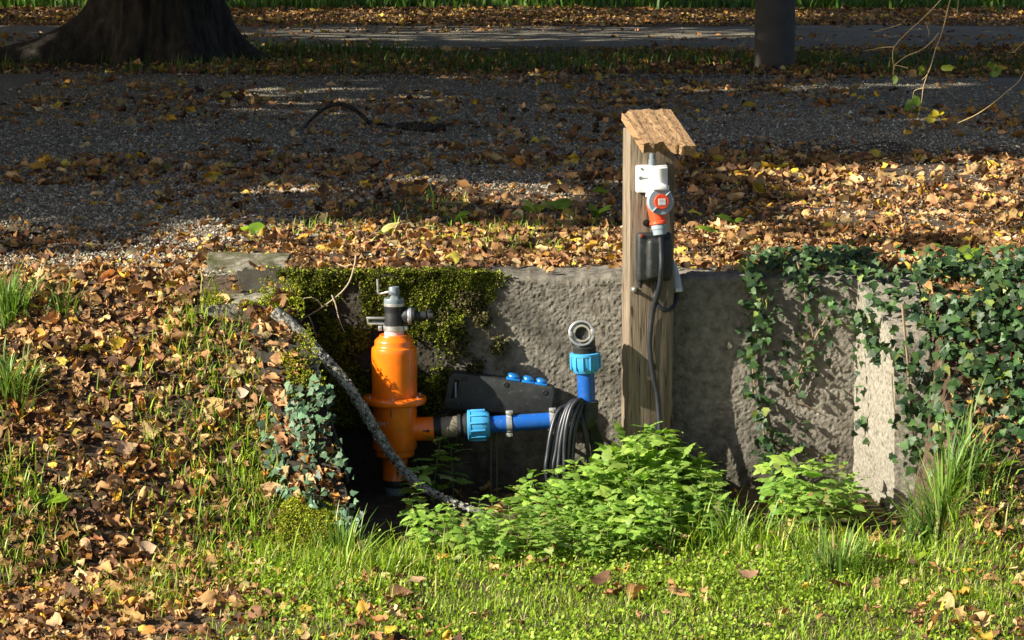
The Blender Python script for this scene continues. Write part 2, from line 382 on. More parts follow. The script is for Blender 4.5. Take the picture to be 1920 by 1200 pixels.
def blades(tmpl, O, D, N, size, col, kx=0.0, ky=0.0, crumple=0.0, centre=0.0, fold=0.0, cvar=0.06, lift=True):
    """many leaves of one shape. O origins, D length directions, N normals, size, col per leaf; kx ky bends; returns V, F, C"""
    T, F = tmpl; n = len(O); m = len(T)
    kx = np.broadcast_to(kx, n).astype(float)[:, None]; ky = np.broadcast_to(ky, n).astype(float)[:, None]
    kx = np.where(abs(kx) < 1e-3, 1e-3, kx); ky = np.where(abs(ky) < 1e-3, 1e-3, ky)
    x = T[None, :, 0]-centre; y = T[None, :, 1]
    X = np.sin(kx*x)/kx; Z = (1-np.cos(kx*x))/kx
    Y = np.sin(ky*y)/ky; Z = Z+(1-np.cos(ky*y))/ky + fold*abs(y)
    if crumple: Z = Z+rng.normal(0, crumple, Z.shape); X = X+rng.normal(0, crumple*.4, Z.shape); Y = Y+rng.normal(0, crumple*.4, Z.shape)
    d, w, nn = frames(D, N); s = np.broadcast_to(size, n)[:, None, None]
    V = O[:, None, :]+s*(X[..., None]*d[:, None]+Y[..., None]*w[:, None]+Z[..., None]*nn[:, None])
    C = np.repeat(col[:, None, :], m, 1)*(1+rng.normal(0, cvar, (n, m, 1)))
    Fa = (F[None]+(np.arange(n)*m)[:, None, None]).reshape(-1, 4)
    return V.reshape(-1, 3), Fa, np.clip(C.reshape(-1, 3), 0, 1)
def merge(parts):
    V = []; F = []; C = []; b = 0
    for v, f, c in parts: V.append(v); F.append(f+b); C.append(c); b += len(v)
    return np.concatenate(V), np.concatenate(F), np.concatenate(C)
def pick(palette, n, jit=.18):
    p = np.array([c for c, w in palette]); w = np.array([w for c, w in palette], float); w /= w.sum()
    c = p[rng.choice(len(p), n, p=w)]
    return np.clip(c*np.exp(rng.normal(0, jit, (n, 1)))*(1+rng.normal(0, .05, (n, 3))), 0.004, .95)
def lying(x, y, z, size, col, tmpls, tilt=.45, n=None, curl=1.0, up=.004):
    """fallen leaves lying on the ground with random turn, tilt and curl"""
    out = []; N = len(x); which = rng.integers(0, len(tmpls), N)
    n = Hn(x, y) if n is None else n
    n = n+rng.normal(0, tilt, (N, 3)); n /= np.linalg.norm(n, axis=1, keepdims=True); n[:, 2] = np.where(n[:, 2] < .05, .05, n[:, 2])
    a = rng.uniform(0, 2*math.pi, N); d = np.stack([np.cos(a), np.sin(a), np.zeros(N)], 1); d = d-n*(d*n).sum(1, keepdims=True)
    O = np.stack([x, y, z+up+size*.16*rng.random(N)], 1)
    kx = rng.normal(0, 2.1, N)*curl; ky = rng.normal(.6, 4.2, N)*curl
    for k, t in enumerate(tmpls):
        i = which == k
        if i.any(): out.append(blades(t, O[i], d[i], n[i], size[i], col[i], kx[i], ky[i], crumple=.058, centre=.5, cvar=.12))
    return merge(out)
def grass_blades(x, y, z, h, col, width=.0035, lean=.55, wind=(0, 0), lean_dir=None):
    n = len(x); a = rng.uniform(0, 2*math.pi, n) if lean_dir is None else lean_dir
    ld = np.stack([np.cos(a), np.sin(a), np.zeros(n)], 1); wd = np.stack([-np.sin(a+.6*rng.normal(0, 1, n)), np.cos(a), np.zeros(n)], 1)
    k = np.abs(rng.normal(0, lean, n))+.1; V = np.zeros((n, 8, 3)); base = np.stack([x, y, z], 1)
    w = np.broadcast_to(width, n)[:, None]
    for j, t in enumerate((0, .38, .72, 1)):
        ang = k*t*1.5; s = t*h/(1+.15*k)
        c = base+ld*(np.sin(ang)*s*.8)[:, None]; c[:, 2] += np.cos(ang*.75)*s
        ww = w*(1, .9, .6, .08)[j]
        V[:, 2*j] = c-wd*ww; V[:, 2*j+1] = c+wd*ww
    F = np.array([(0, 1, 3, 2), (2, 3, 5, 4), (4, 5, 7, 6)])
    Fa = (F[None]+(np.arange(n)*8)[:, None, None]).reshape(-1, 4)
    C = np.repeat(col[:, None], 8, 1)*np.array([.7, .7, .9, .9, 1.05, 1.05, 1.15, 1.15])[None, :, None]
    return V.reshape(-1, 3), Fa, np.clip(C.reshape(-1, 3), 0, 1)
def scatter(x0, x1, y0, y1, dens, f=None):
    n = int((x1-x0)*(y1-y0)*dens); x = rng.uniform(x0, x1, n); y = rng.uniform(y0, y1, n)
    if f is not None: k = rng.random(n) < f(x, y); x, y = x[k], y[k]
    return x, y
BROWN = [((.35, .19, .078), 5), ((.23, .122, .056), 5), ((.44, .265, .11), 4), ((.09, .048, .026), 3.2), ((.53, .37, .18), 1.9), ((.52, .31, .05), .7), ((.40, .18, .04), .8), ((.35, .27, .13), .8)]
GREENS = [((.23, .36, .02), 4), ((.31, .44, .03), 3), ((.15, .24, .025), 2), ((.50, .47, .17), 1.3)]

# ------------------------------------------------------------------ ground, paths
def lines(a, b, step, far0, far1, g=1.18):
    v = list(np.arange(a, b+1e-6, step)); s = step; p = a
    left = []
    while p > far0: s *= g; p -= s; left.append(p)
    s = step; p = v[-1]; right = []
    while p < far1: s = min(s*g, 3); p += s; right.append(p)
    return np.array(left[::-1]+v+right)
xs = lines(-3.2, 3.2, .03, -70, 70); ys = lines(-3.4, 1.0, .03, -14, 160, 1.1)
Xg, Yg = np.meshgrid(xs, ys); Zg = H(Xg, Yg)
ii = np.arange(len(xs)*len(ys)).reshape(len(ys), len(xs))
Fq = np.stack([ii[:-1, :-1], ii[:-1, 1:], ii[1:, 1:], ii[1:, :-1]], -1).reshape(-1, 4)
g = link('ground', npmesh('ground', np.stack([Xg, Yg, Zg], -1).reshape(-1, 3), Fq, MAT['soil'])); tag(g, kind='structure')
def path_sheet(name, y0, y1, xa, xb, step, lift=.006):
    px_ = np.arange(xa, xb+1e-6, step); t = np.linspace(0, 1, 44)
    X, T_ = np.meshgrid(px_, t); Y = y0(X)*(1-T_)+y1(X)*T_
    Z = H(X, Y)+lift; edge = np.minimum(T_, 1-T_); Z = Z-np.where(edge < .001, lift+.02, 0)+.004*fbm(X*6, Y*6, s=31, o=2)
    i2 = np.arange(X.size).reshape(X.shape); F = np.stack([i2[:-1, :-1], i2[:-1, 1:], i2[1:, 1:], i2[1:, :-1]], -1).reshape(-1, 4)
    o = link(name, npmesh(name, np.stack([X, Y, Z], -1).reshape(-1, 3), F, MAT['gravel'])); return tag(o, kind='structure')
def near_edge(x): return 4.3+.9*vnoise(x*.8, x*0+3, s=41)+.35*vnoise(x*4, x*0, s=42)-3.3*sst(-.35, -1.5, x)+1.9*sst(.8, 1.5, x)
path_sheet('gravel_path', near_edge, lambda x: 14.0+.7*vnoise(x*.5, x*0+1, s=43), -22, 22, .08)
path_sheet('far_gravel_path', lambda x: 19.6+.6*vnoise(x*.4, x*0+7, s=44), lambda x: 26.5+.7*vnoise(x*.4, x*0+5, s=45), -30, 30, .2)

# loose stones on the path
def pebbles(x, y, s, col):
    n = len(x); base = np.array([(1, 0, 0), (0, 1, 0), (-1, 0, 0), (0, -1, 0), (0, 0, .8), (0, 0, -.6)], float)
    F = np.array([(0, 1, 4, 4), (1, 2, 4, 4), (2, 3, 4, 4), (3, 0, 4, 4)]); F = np.array([(0, 1, 4), (1, 2, 4), (2, 3, 4), (3, 0, 4)])
    V = base[None]*(s[:, None, None]*rng.uniform(.6, 1.3, (n, 6, 1))); a = rng.uniform(0, 6.28, n)
    ca, sa = np.cos(a)[:, None], np.sin(a)[:, None]; X = V[..., 0]*ca-V[..., 1]*sa; Y = V[..., 0]*sa+V[..., 1]*ca
    V = np.stack([X+x[:, None], Y+y[:, None], V[..., 2]+H(x, y)[:, None]+.010], -1)
    return V.reshape(-1, 3), (F[None]+(np.arange(n)*6)[:, None, None]).reshape(-1, 3), np.repeat(col, 6, 0)
x1, y1 = scatter(-3.4, 3.4, .3, 9, 2600, lambda x, y: sst(-1.0, .5, y-near_edge(x))*np.clip(1.1-.06*y, .3, 1)+.10)
x2, y2 = scatter(-4, 4, 9, 14, 900)
x3, y3 = scatter(-2.6, -.9, .05, 1.2, 3000, lambda x, y: .6*sst(-.2, .3, vnoise(x*2, y*2, s=51)))
xp = np.concatenate([x1, x2, x3]); yp = np.concatenate([y1, y2, y3])
V, F, C = pebbles(xp, yp, np.exp(rng.normal(math.log(.0062), .38, len(xp))), pick([((.22, .195, .145), 5), ((.34, .305, .235), 3), ((.10, .086, .062), 3.2), ((.50, .46, .37), .8), ((.20, .15, .09), 1.3)], len(xp)))
tag(link('gravel', npmesh('gravel', V, F, MAT['pebble'], C, False)), 'loose grey gravel stones scattered over the path', 'gravel', kind='stuff')

# ------------------------------------------------------------------ retaining wall with two wing walls
wall = thing('retaining_wall', 'rough grey concrete retaining wall with wing walls holding back the path', 'wall', (0.2, .15, 0))
def section(x0, x1, front, y_back, ztop, step, rough, fy=lambda x: 0*x, topz=None):
    """wall of an extruded section: rough front face, rounded arris, top, back"""
    zs = np.arange(-.12, ztop-.03, step); prof = [(0, z) for z in zs]
    for a in np.linspace(0, 90, 6): prof.append((.03*(1-math.cos(rad(a))), ztop-.03+.03*math.sin(rad(a))))
    prof += [(y, ztop) for y in np.arange(.04, y_back, step*1.6)]+[(y_back, ztop), (y_back, -.12)]
    prof = np.array(prof); X = np.arange(x0, x1+1e-6, step)
    Y = np.repeat(prof[:, :1], len(X), 1); Z = np.repeat(prof[:, 1:], len(X), 1); XX = np.repeat(X[None], len(prof), 0)
    n1 = fbm(XX*105, Y*105, Z*105, s=61, o=3); n2 = fbm(XX*6, Y*6, Z*6, s=62, o=3); n3 = fbm(XX*28, Y*28, Z*28, s=63, o=2)
    dsp = rough*(1.0*n1+.10*n3)+.004*n2
    chip = .022*np.clip(fbm(XX*5, XX*0+2, s=66, o=4), -1, .2)+.004*fbm(XX*30, XX*0, s=67, o=2); Z = Z+chip*sst(ztop-.10, ztop, Z)*(Z > 0); fr = sst(ztop+.002, ztop-.03, Z); Y = Y-dsp*fr; Z = Z+dsp*(1-fr)*.6*(Z > 0)-.006*(1-fr)*(Z > 0)
    Y = Y+fy(XX)
    i = np.arange(XX.size).reshape(XX.shape); Fq = np.stack([i[:-1, :-1], i[:-1, 1:], i[1:, 1:], i[1:, :-1]], -1).reshape(-1, 4)
    return np.stack([XX, Y, Z], -1).reshape(-1, 3), Fq
V, F = section(-1.0, 1.42, 0, .30, .800, .0031, .0040)
def world_obj(name, V, F, mat, parent, C=None, smooth=True):
    inv = wm(parent).inverted() if parent is not None else Matrix(); off = np.array(inv.translation)
    R = np.array(inv.to_3x3()); return link(name, npmesh(name, V @ R.T+off, F, mat, C, smooth), parent)
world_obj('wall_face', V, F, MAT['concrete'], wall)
def slab(corners_top, corners_bot, step, amp, s=70):
    """solid with a top and sides between two quads (given in the same order), surface roughened"""
    ct = np.array(corners_top, float); cb = np.array(corners_bot, float); V = []; F = []; b = 0
    def patch(a, bb, c, d):
        nonlocal b
        nu = max(2, int(np.linalg.norm(bb-a)/step)); nv = max(2, int(np.linalg.norm(d-a)/step))
        u, v = np.meshgrid(np.linspace(0, 1, nu+1), np.linspace(0, 1, nv+1))
        u = u[..., None]; v = v[..., None]
        pts = a*(1-u)*(1-v)+bb*u*(1-v)+c*u*v+d*(1-u)*v
        i = np.arange((nu+1)*(nv+1)).reshape(nv+1, nu+1)+b; b += i.size
        V.append(pts.reshape(-1, 3)); F.append(np.stack([i[:-1, :-1], i[:-1, 1:], i[1:, 1:], i[1:, :-1]], -1).reshape(-1, 4))
    patch(*ct)
    for k in range(4): patch(cb[k], cb[(k+1) % 4], ct[(k+1) % 4], ct[k])
    V = np.concatenate(V); F = np.concatenate(F); cen = (ct.mean(0)+cb.mean(0))/2
    def dd(p, k): return amp*(fbm(p[:, 0]*30, p[:, 1]*30, p[:, 2]*30, s=s+k, o=4)+.6*fbm(p[:, 0]*6, p[:, 1]*6, p[:, 2]*6, s=s+9+k, o=2))
    V = V+np.stack([dd(V, 0), dd(V, 3), dd(V, 6)], 1)
    return V, F
def wing_top(y): return .81+.80*y+.05*np.sin(np.clip(-np.asarray(y, float), 0, 1)*math.pi)          # the left wing's top falls towards the front
iy0, iy1 = .02, -.98
def wl(y, o): return np.array([float(wing_x(min(y, 0)))-o, y])
WV = []; WF = []; wb = 0
for ya, yb in ((-.98, -.5), (-.5, .02)):
    ct = [(*wl(ya, .18), wing_top(ya)+.03), (*wl(ya, 0), wing_top(ya)+.01), (*wl(yb, 0), wing_top(yb) if yb < 0 else .80), (*wl(yb, .18), wing_top(yb)+.02 if yb < 0 else .80)]
    cb = [(*p[:2], -.1) for p in ct]; V, F = slab(ct, cb, .016, .010); WV.append(V); WF.append(F+wb); wb += len(V)
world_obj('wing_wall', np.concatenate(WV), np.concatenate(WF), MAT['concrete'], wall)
ct = [(1.35, -.42, .62), (1.475, -.42, .60), (1.48, .01, .79), (1.262, .01, .79)]
cb = [(1.36, -.42, -.1), (1.485, -.42, -.1), (1.48, .01, -.1), (1.262, .01, -.1)]
V, F = slab(ct, cb, .006, .006, 90); world_obj('wing_wall', V, F, MAT['pale_concrete'], wall)

sl = thing('stone_slab', 'flat mossy stone slab set in the ground left of the wall corner', 'slab', (-1.0, .05, .7))
ct = [(-1.10, -.20, .70), (-.86, -.18, .72), (-.84, .36, .835), (-1.16, .38, .825)]
cb = [(x, y, z-.22) for x, y, z in ct]
V, F = slab(ct, cb, .014, .012, 110); world_obj('stone', V, F, MAT['mossy_stone'], sl)
rk = thing('mossy_stone', 'low moss topped stone at the foot of the left wing wall', 'stone', (-.66, -1.0, 0))
ROCK = np.array([-.665, -1.0, .045]); RR = np.array([.10, .12, .050])
def rock_pt(u):
    u = u/np.linalg.norm(u, axis=1, keepdims=True); m = (np.abs(u)**4.5).sum(1, keepdims=True)**(1/4.5); p = u/m
    p = p*(1+.10*fbm(u[:, 0]*2.2, u[:, 1]*2.2, u[:, 2]*2.2, s=131, o=4))[:, None]; p = p*RR; p[:, 2] += .50*p[:, 1]-.22*p[:, 0]; return ROCK+p
_la, _lo = np.meshgrid(np.linspace(-math.pi/2, math.pi/2, 50), np.linspace(0, 2*math.pi, 80)); _uu = np.stack([np.cos(_la)*np.cos(_lo), np.cos(_la)*np.sin(_lo), np.sin(_la)], -1).reshape(-1, 3)
_ix = np.arange(_la.size).reshape(_la.shape); F = np.stack([_ix[:-1, :-1], _ix[1:, :-1], _ix[1:, 1:], _ix[:-1, 1:]], -1).reshape(-1, 4)
world_obj('stone', rock_pt(_uu), F, MAT['mossy_stone'], rk)

# ------------------------------------------------------------------ moss
def moss_on(name, pts, nrm, size, palette, label, per=5):
    n = len(pts); k = n*per; O = np.repeat(pts, per, 0)+rng.normal(0, .35, (k, 3))*np.repeat(size, per)[:, None]
    D = np.repeat(nrm, per, 0)+rng.normal(0, .75, (k, 3)); N = rng.normal(0, 1, (k, 3))
    V, F, C = blades(T_ROUND, O, D, N, np.repeat(size, per)*rng.uniform(.6, 1.3, k), np.repeat(pick(palette, n, .25)*np.exp(.55*fbm(pts[:, 0]*14, pts[:, 1]*14, pts[:, 2]*14, s=149, o=2))[:, None], per, 0), 1.0, .8, cvar=.1)
    return tag(link(name, npmesh(name, V, F, MAT['moss'], C)), label, 'moss', kind='stuff')
MOSS = [((.15, .185, .018), 4), ((.24, .27, .026), 3), ((.07, .085, .014), 3.5), ((.032, .03, .012), 3), ((.22, .18, .06), .7)]
n = 84000; mx = rng.uniform(-.86, .06, n); mz = rng.uniform(.22, .805, n)
thr = fbm(mx*6, mz*6, s=141, o=4)
edge = sst(-.05, -.26, mx-.34*fbm(mz*5, mx*5, s=143, o=4))*sst(.10, .34, mz-.16*fbm(mx*5, mz*5, s=144, o=3)-.08*sst(-.5, -.1, mx))
top = sst(.60, .80, mz)
k = rng.random(n) < edge*np.clip(.62+1.8*thr+.5*top, 0, 1)
mx, mz = mx[k], mz[k]; bulge = .005+.034*np.clip(fbm(mx*13, mz*13, s=145, o=3)+.25, 0, 1)
mp = np.stack([mx, -bulge, mz], 1); mn = np.tile(np.array([[0, -1., .35]]), (len(mx), 1))
nt_ = 3500; tx = rng.uniform(-.86, -.10, nt_); ty = rng.uniform(-.02, .16, nt_); kk = rng.random(nt_) < sst(.16, .02, ty)*np.clip(.6+fbm(tx*8, ty*8, s=147), 0, 1)
tp = np.stack([tx[kk], ty[kk], np.full(kk.sum(), .802)], 1)
moss_on('wall_moss', np.concatenate([mp, tp]), np.concatenate([mn, np.tile([[0, -.2, 1.]], (len(tp), 1))]), rng.uniform(.0032, .0075, len(mp)+len(tp)), MOSS, 'thick green moss covering the upper left of the concrete wall')
# moss along the left wing, on the slab and on the low stone
yy = rng.uniform(-.8, .0, 3800); off = rng.uniform(-.02, .12, 3800); keep = rng.random(3800) < np.clip(.0+2.0*fbm(yy*6, off*6, s=151), 0, 1)
yy, off = yy[keep], off[keep]; wp = np.stack([wing_x(yy)-off, yy, wing_top(yy)+.02+.02*rng.random(len(yy))], 1)
sx = rng.uniform(-1.12, -.86, 2200); sy = rng.uniform(-.22, .2, 2200); keep = rng.random(2200) < np.clip(.1+1.9*fbm(sx*7, sy*7, s=152)+.5*sst(.1, -.2, sy), 0, 1); sx, sy = sx[keep], sy[keep]
sp = np.stack([sx, sy, .752+.205*sy+.004], 1)
u_ = rng.normal(0, 1, (9000, 3)); u_[:, 2] = np.abs(u_[:, 2])*.9+.05; u_ = u_/np.linalg.norm(u_, axis=1, keepdims=True); keep = rng.random(9000) < np.clip(.55+1.5*fbm(u_[:, 0]*3, u_[:, 1]*3, u_[:, 2]*3, s=153)+.8*u_[:, 2]-.35*(u_[:, 1] < -.6), 0, 1); rp = rock_pt(u_[keep])+u_[keep]*.006
mp = np.concatenate([wp, sp, rp]); moss_on('bank_moss', mp, np.tile([[0, -.4, 1.]], (len(mp), 1)), rng.uniform(.003, .0065, len(mp)), [((.24, .28, .022), 4), ((.34, .37, .03), 3), ((.12, .14, .018), 2.5), ((.28, .23, .07), .8)], 'bright moss patches along the left wing wall and its stones')
# small moss cushions on bare concrete
cm = []
for a, b, r in [(905, 600, 18), (880, 560, 26), (935, 645, 15), (858, 645, 22), (830, 600, 30), (890, 690, 14)]:
    c = P(a, b, -.012); q = r/508; t = rng.normal(0, q*.5, (90, 2)); cm.append(np.stack([c[0]+t[:, 0], -.012-.02*np.exp(-(t**2).sum(1)/(q*q*.4)), c[2]+t[:, 1]], 1))
cm = np.concatenate(cm); moss_on('moss_cushions', cm, np.tile([[0, -1., .2]], (len(cm), 1)), rng.uniform(.006, .012, len(cm)), [((.10, .10, .03), 3), ((.14, .12, .06), 3), ((.05, .05, .02), 2)], 'small brownish moss cushions on bare concrete beside the main moss')

# ------------------------------------------------------------------ wooden post with its little roof
PYAW = rad(14)
post_c = P(1214, 600, -.06); post_c[2] = 0; post_c[1] = -.062
post = thing('wooden_post', 'weathered wooden post with a sloping board roof against the concrete wall', 'post', post_c, PYAW)
def LP(o, x, y, z): return wm(o) @ Vector((x, y, z))
PW, PT, PH = .168, .098, 1.335
mb = MB(); m4 = wm(post)
mb.box((0, 0, PH/2-.05), (PW, PT, PH+.1), .004, m4)
plank = mb.build('plank', MAT['wood'], post)
mb = MB()
# roof board: weathered front edge with bites
slope = rad(20); bl = .305
R = m4 @ Matrix.Translation((.006, .052, 1.398)) @ Matrix.Rotation(slope, 4, 'X')
bw, nb = .186, 36; Vt = []; Ft = []; fr = []
for j in range(nb+1):
    u = j/nb; x = -bw/2+bw*u
    bite = .004*vnoise(np.array([u*7]), np.array([1.]), s=161)[0]+.030*math.exp(-((u-.42)/.16)**2)+.018*math.exp(-((u-.08)/.1)**2)-.014*(1 if u > .72 else 0)
    fr.append(-bl+bite)
for j in range(nb+1):
    x = -bw/2+bw*j/nb; und = .0022*vnoise(np.array([j*.35]), np.array([2.]), s=162)[0]
    yb = .006*vnoise(np.array([j*.3]), np.array([5.]), s=163)[0]; lip = .014*math.exp(-((j/nb-.05)/.07)**2)
    for k in range(11):
        t = k/10; Vt.append(R @ Vector((x, yb*(1-t)+fr[j]*t, und+.0008*vnoise(np.array([j*1.7]), np.array([t*1.5]), s=164)[0]-lip*(1-t)**6)))
    for k in range(11):
        t = k/10; Vt.append(R @ Vector((x, yb*(1-t)+(fr[j]+.004*(vnoise(np.array([j*.35]), np.array([9.]), s=165)[0]))*t, -.036+und)))
for j in range(nb):
    a, b = j*22, (j+1)*22
    for k in range(10): Ft += [(a+k, a+k+1, b+k+1, b+k), (a+11+k, b+11+k, b+12+k, a+12+k)]
    Ft += [(a+10, a+21, b+21, b+10), (a, b, b+11, a+11)]
Ft += [tuple(range(0, 11))+tuple(range(21, 10, -1)), tuple(nb*22+i for i in list(range(10, -1, -1))+list(range(11, 22)))]
mb.add(Vt, Ft); roof = mb.build('roof_board', MAT['roof_wood'], post, angle=50)
def wood_space(o): pass
mb = MB(); bz = P(1187, 542, -.12)
lb = m4.inverted() @ Vector(bz); yf = -PT/2
mb.lathe([(.011, 0), (.011, .003)], LP(post, lb.x, yf, lb.z), m4.to_3x3() @ Vector((0, -1, 0)), 18)
mb.lathe([(.0072, 0), (.0072, .008), (.005, .010)], LP(post, lb.x, yf-.003, lb.z), m4.to_3x3() @ Vector((0, -1, 0)), 6)
mb.build('bolt', MAT['steel'], post)
mb = MB(); kz = m4.inverted() @ Vector(P(1212, 418, -.12))
mb.lathe([(.012, 0), (.013, .0015), (.008, .003)], LP(post, kz.x, yf+.0, kz.z), m4.to_3x3() @ Vector((0, -1, 0)), 16)
mb.build('knot', MAT['dark_bark'], post)

# white power socket on the post
def onpost(px, py, out=0.0):           # a spot on the post's front face, out metres in front of it, in post coordinates
    d = ray(px, py); n = np.array(m4.to_3x3() @ Vector((0, -1, 0))); o = np.array(LP(post, 0, yf-out, 0))
    t = np.dot(o-CAM, n)/np.dot(d, n); return m4.inverted() @ Vector(CAM+d*t)
def pmat(v, rx=0.0, rz=0.0): return m4 @ Matrix.Translation(v) @ Euler((rx, 0, rz)).to_matrix().to_4x4()
sc_ = onpost(1219, 334, 0.0); sock = thing('power_socket', 'white wall socket housing screwed to the wooden post under its roof', 'socket', LP(post, sc_.x, sc_.y, sc_.z), PYAW)
mb = MB(); hw, hh = .113, .098
mb.box((0, -.018, 0), (hw, .036, hh), .006, pmat(sc_))
# rounded hood bulging on the right part
hp = [(-.012, -.036)]+[(.018+.036*math.cos(rad(a)), -.036-.030*math.sin(rad(a))) for a in range(165, 14, -15)]+[(.052, -.036)]
bm = bmesh.new(); vb = [bm.verts.new((x, y, -.050)) for x, y in hp]; vt = [bm.verts.new((x, y*.96, .040)) for x, y in hp]
bm.faces.new(vb); bm.faces.new(vt[::-1])
for i in range(len(hp)): j = (i+1) % len(hp); bm.faces.new((vb[i], vb[j], vt[j], vt[i]))
mb.bm(bm, pmat(sc_)); mb.build('housing', MAT['white_plastic'], sock)
mb = MB(); mb.lathe([(.014, 0), (.014, .022), (.011, .024), (.011, .045)], LP(post, sc_.x+.002, sc_.y-.02, sc_.z+hh/2-.003), (0, 0, 1), 20); mb.build('cable_gland', MAT['grey_plastic'], sock)
mb = MB()
for dx, dz in ((-.044, .038), ): mb.lathe([(.0035, 0), (.0035, .0012)], LP(post, sc_.x+dx, sc_.y-.036, sc_.z+dz), m4.to_3x3() @ Vector((0, -1, 0)), 10)
mb.build('screw', MAT['mark_grey'], sock)
mb = MB()   # small unreadable grey print: a little square emblem and a row of tiny strokes
for dx, w_, h_ in ((-.0520, .0014, .010), (-.0442, .0014, .010)): mb.box((dx, -.0364, .005), (w_, .0008, h_), 0, pmat(sc_))
for dz in (.0005, .0095): mb.box((-.0481, -.0364, dz), (.0064, .0008, .0012), 0, pmat(sc_))
mb.box((-.0481, -.0364, .005), (.0025, .0008, .0045), 0, pmat(sc_))
for i in range(7): mb.box((-.040+i*.0032, -.0364, .004), (.0018, .0008, .0026+.0016*(i % 2)), 0, pmat(sc_))
mb.build('print', MAT['mark_grey'], sock)
# slanted white inlet below the housing, with the round lid towards the viewer
lc = onpost(1240, 378, .085)
mb = MB(); a0 = LP(post, sc_.x+.022, sc_.y-.034, sc_.z-.030); a1 = LP(post, lc.x-.004, lc.y+.045, lc.z+.012)
mb.lathe([(.036, -.012), (.042, .02), (.040, .045)], a0, Vector(a1)-Vector(a0), 28)
mb.box((.012, -.066, -.050), (.052, .016, .02), .004, pmat(sc_, rad(-18)))
mb.build('inlet_collar', MAT['white_plastic'], sock)
lax = (m4.to_3x3() @ Vector((.02, -1, .10))).normalized(); lcw = LP(post, lc.x, lc.y, lc.z)
mb = MB(); mb.lathe([(.030, -.034), (.046, -.030), (.048, -.014), (.048, -.003), (.046, 0), (.0285, 0.0), (.0285, -.006), (.001, -.006)], lcw, lax, 44)
ring = mb.build('lid_ring', MAT['ring_grey'], sock)
mb = MB()
qa = Vector((0, 0, 1)).rotation_difference(lax)
for a in (62, 242):
    c = lcw+qa @ Vector((.039*math.cos(rad(a)), .039*math.sin(rad(a)), .001)); M_ = Matrix.Translation(c) @ (qa.to_matrix().to_4x4()) @ Matrix.Rotation(rad(a-6), 4, 'Z')
    mb = MB(); mb.box((0, 0, 0), (.022, .005, .007), .0015, M_); mb.build('lid_rib', MAT['pale_grey'], ring)
mb = MB(); mb.lathe([(.0275, -.004), (.0275, .004), (.0262, .006), (.001, .006)], lcw, lax, 36); disc = mb.build('lid_centre', MAT['red_plastic'], sock)
ux = (m4.to_3x3() @ Vector((1, 0, 0))); ux = (ux-lax*ux.dot(lax)).normalized(); uz = lax.cross(ux)*-1
if uz.z < 0: uz = -uz
FR = Matrix((( *ux, 0), (*lax, 0), (*uz, 0), (0, 0, 0, 1))).transposed(); FR = Matrix.Translation(lcw+lax*.0066) @ FR
mb = MB(); mb.box((0, 0, -.001), (.027, .0008, .023), 0, FR); mb.build('label_plate', MAT['white_plastic'], disc)
mb = MB()
for i, (z_, w_) in enumerate(((.006, .018), (.001, .021), (-.004, .019), (-.009, .020))): mb.box((0, .0006, z_), (w_, .0006, .0008 if i else .0016), 0, FR)
mb.build('label_print', MAT['mark_grey'], disc)

# red plug with its black cable hanging down the post
plug = thing('power_plug', 'red industrial plug with grey nut and long black cable hanging down the post', 'plug', LP(post, lc.x, lc.y, lc.z-.1), PYAW)
p0 = onpost(1229, 378, .045); p1 = onpost(1235, 420, .060); g1 = onpost(1238, 440, .066)
mb = MB(); A = Vector(LP(post, *p0)); B = Vector(LP(post, *p1)); ln = (B-A).length
mb.lathe([(.034, 0), (.031, ln*.5), (.029, ln*.86), (.032, ln*.90), (.033, ln), (.028, ln+.004)], A, B-A, 32); mb.build('plug_body', MAT['red_plastic'], plug)
A2 = B; B2 = Vector(LP(post, *g1)); l2 = (B2-A2).length; mb = MB()
mb.lathe([(.029, .002), (.029, l2*.45), (.027, l2*.46), (.025, l2*.98), (.014, l2*1.08)], A2, B2-A2, 12); mb.build('gland_nut', MAT['ring_grey'], plug)
pts = [B2-Vector((0, 0, -.01))]+[Vector(LP(post, *onpost(a, b, o))) for a, b, o in ((1240, 470, .075), (1240, 505, .085), (1236, 540, .06), (1225, 580, .018), (1219, 625, .013), (1219, 660, .013), (1224, 700, .014), (1232, 742, .016), (1236, 790, .03))]
pts += [Vector((pts[-1].x+.01, pts[-1].y-.03, .10)), Vector((pts[-1].x+.03, pts[-1].y-.10, .012)), Vector((pts[-1].x-.1, pts[-1].y-.2, .012))]
mb = MB(); mb.tube(pts, .0095, 12); mb.build('cable', MAT['cable'], plug)

# black junction box, its looped cable and the pale conduit
jc = onpost(1222, 480, 0); jb = thing('junction_box', 'black rounded junction box on the wooden post below the red plug', 'junction box', LP(post, jc.x, jc.y, jc.z), PYAW)
mb = MB(); mb.box((0, -.022, 0), (.128, .044, .178), .012, pmat(jc), 3); mb.build('box_body', MAT['black_plastic'], jb)
mb = MB(); mb.box((.012, -.054, -.004), (.094, .040, .148), .016, pmat(jc), 4); mb.build('box_lid', MAT['black_plastic'], jb)
mb = MB(); mb.box((-.052, -.045, .080), (.012, .003, .012), .001, pmat(jc)); mb.build('red_tag', M('red_tag', (.32, .06, .035), .6), jb)
mb = MB()
for dx in (-.050, ): mb.lathe([(.012, 0), (.012, .012), (.008, .013), (.008, .024)], LP(post, jc.x+dx, jc.y-.02, jc.z-.088), (0, 0, -1), 14)
mb.build('blind_gland', MAT['black_rubber'], jb)
mb = MB(); mb.lathe([(.014, 0), (.014, .016), (.010, .018), (.010, .03)], LP(post, jc.x+.010, jc.y-.022, jc.z-.088), (0, 0, -1), 14); mb.build('cable_gland', MAT['black_rubber'], jb)
s0 = Vector(LP(post, jc.x+.010, jc.y-.022, jc.z-.10))
cend = P(1270, 548, -.04)
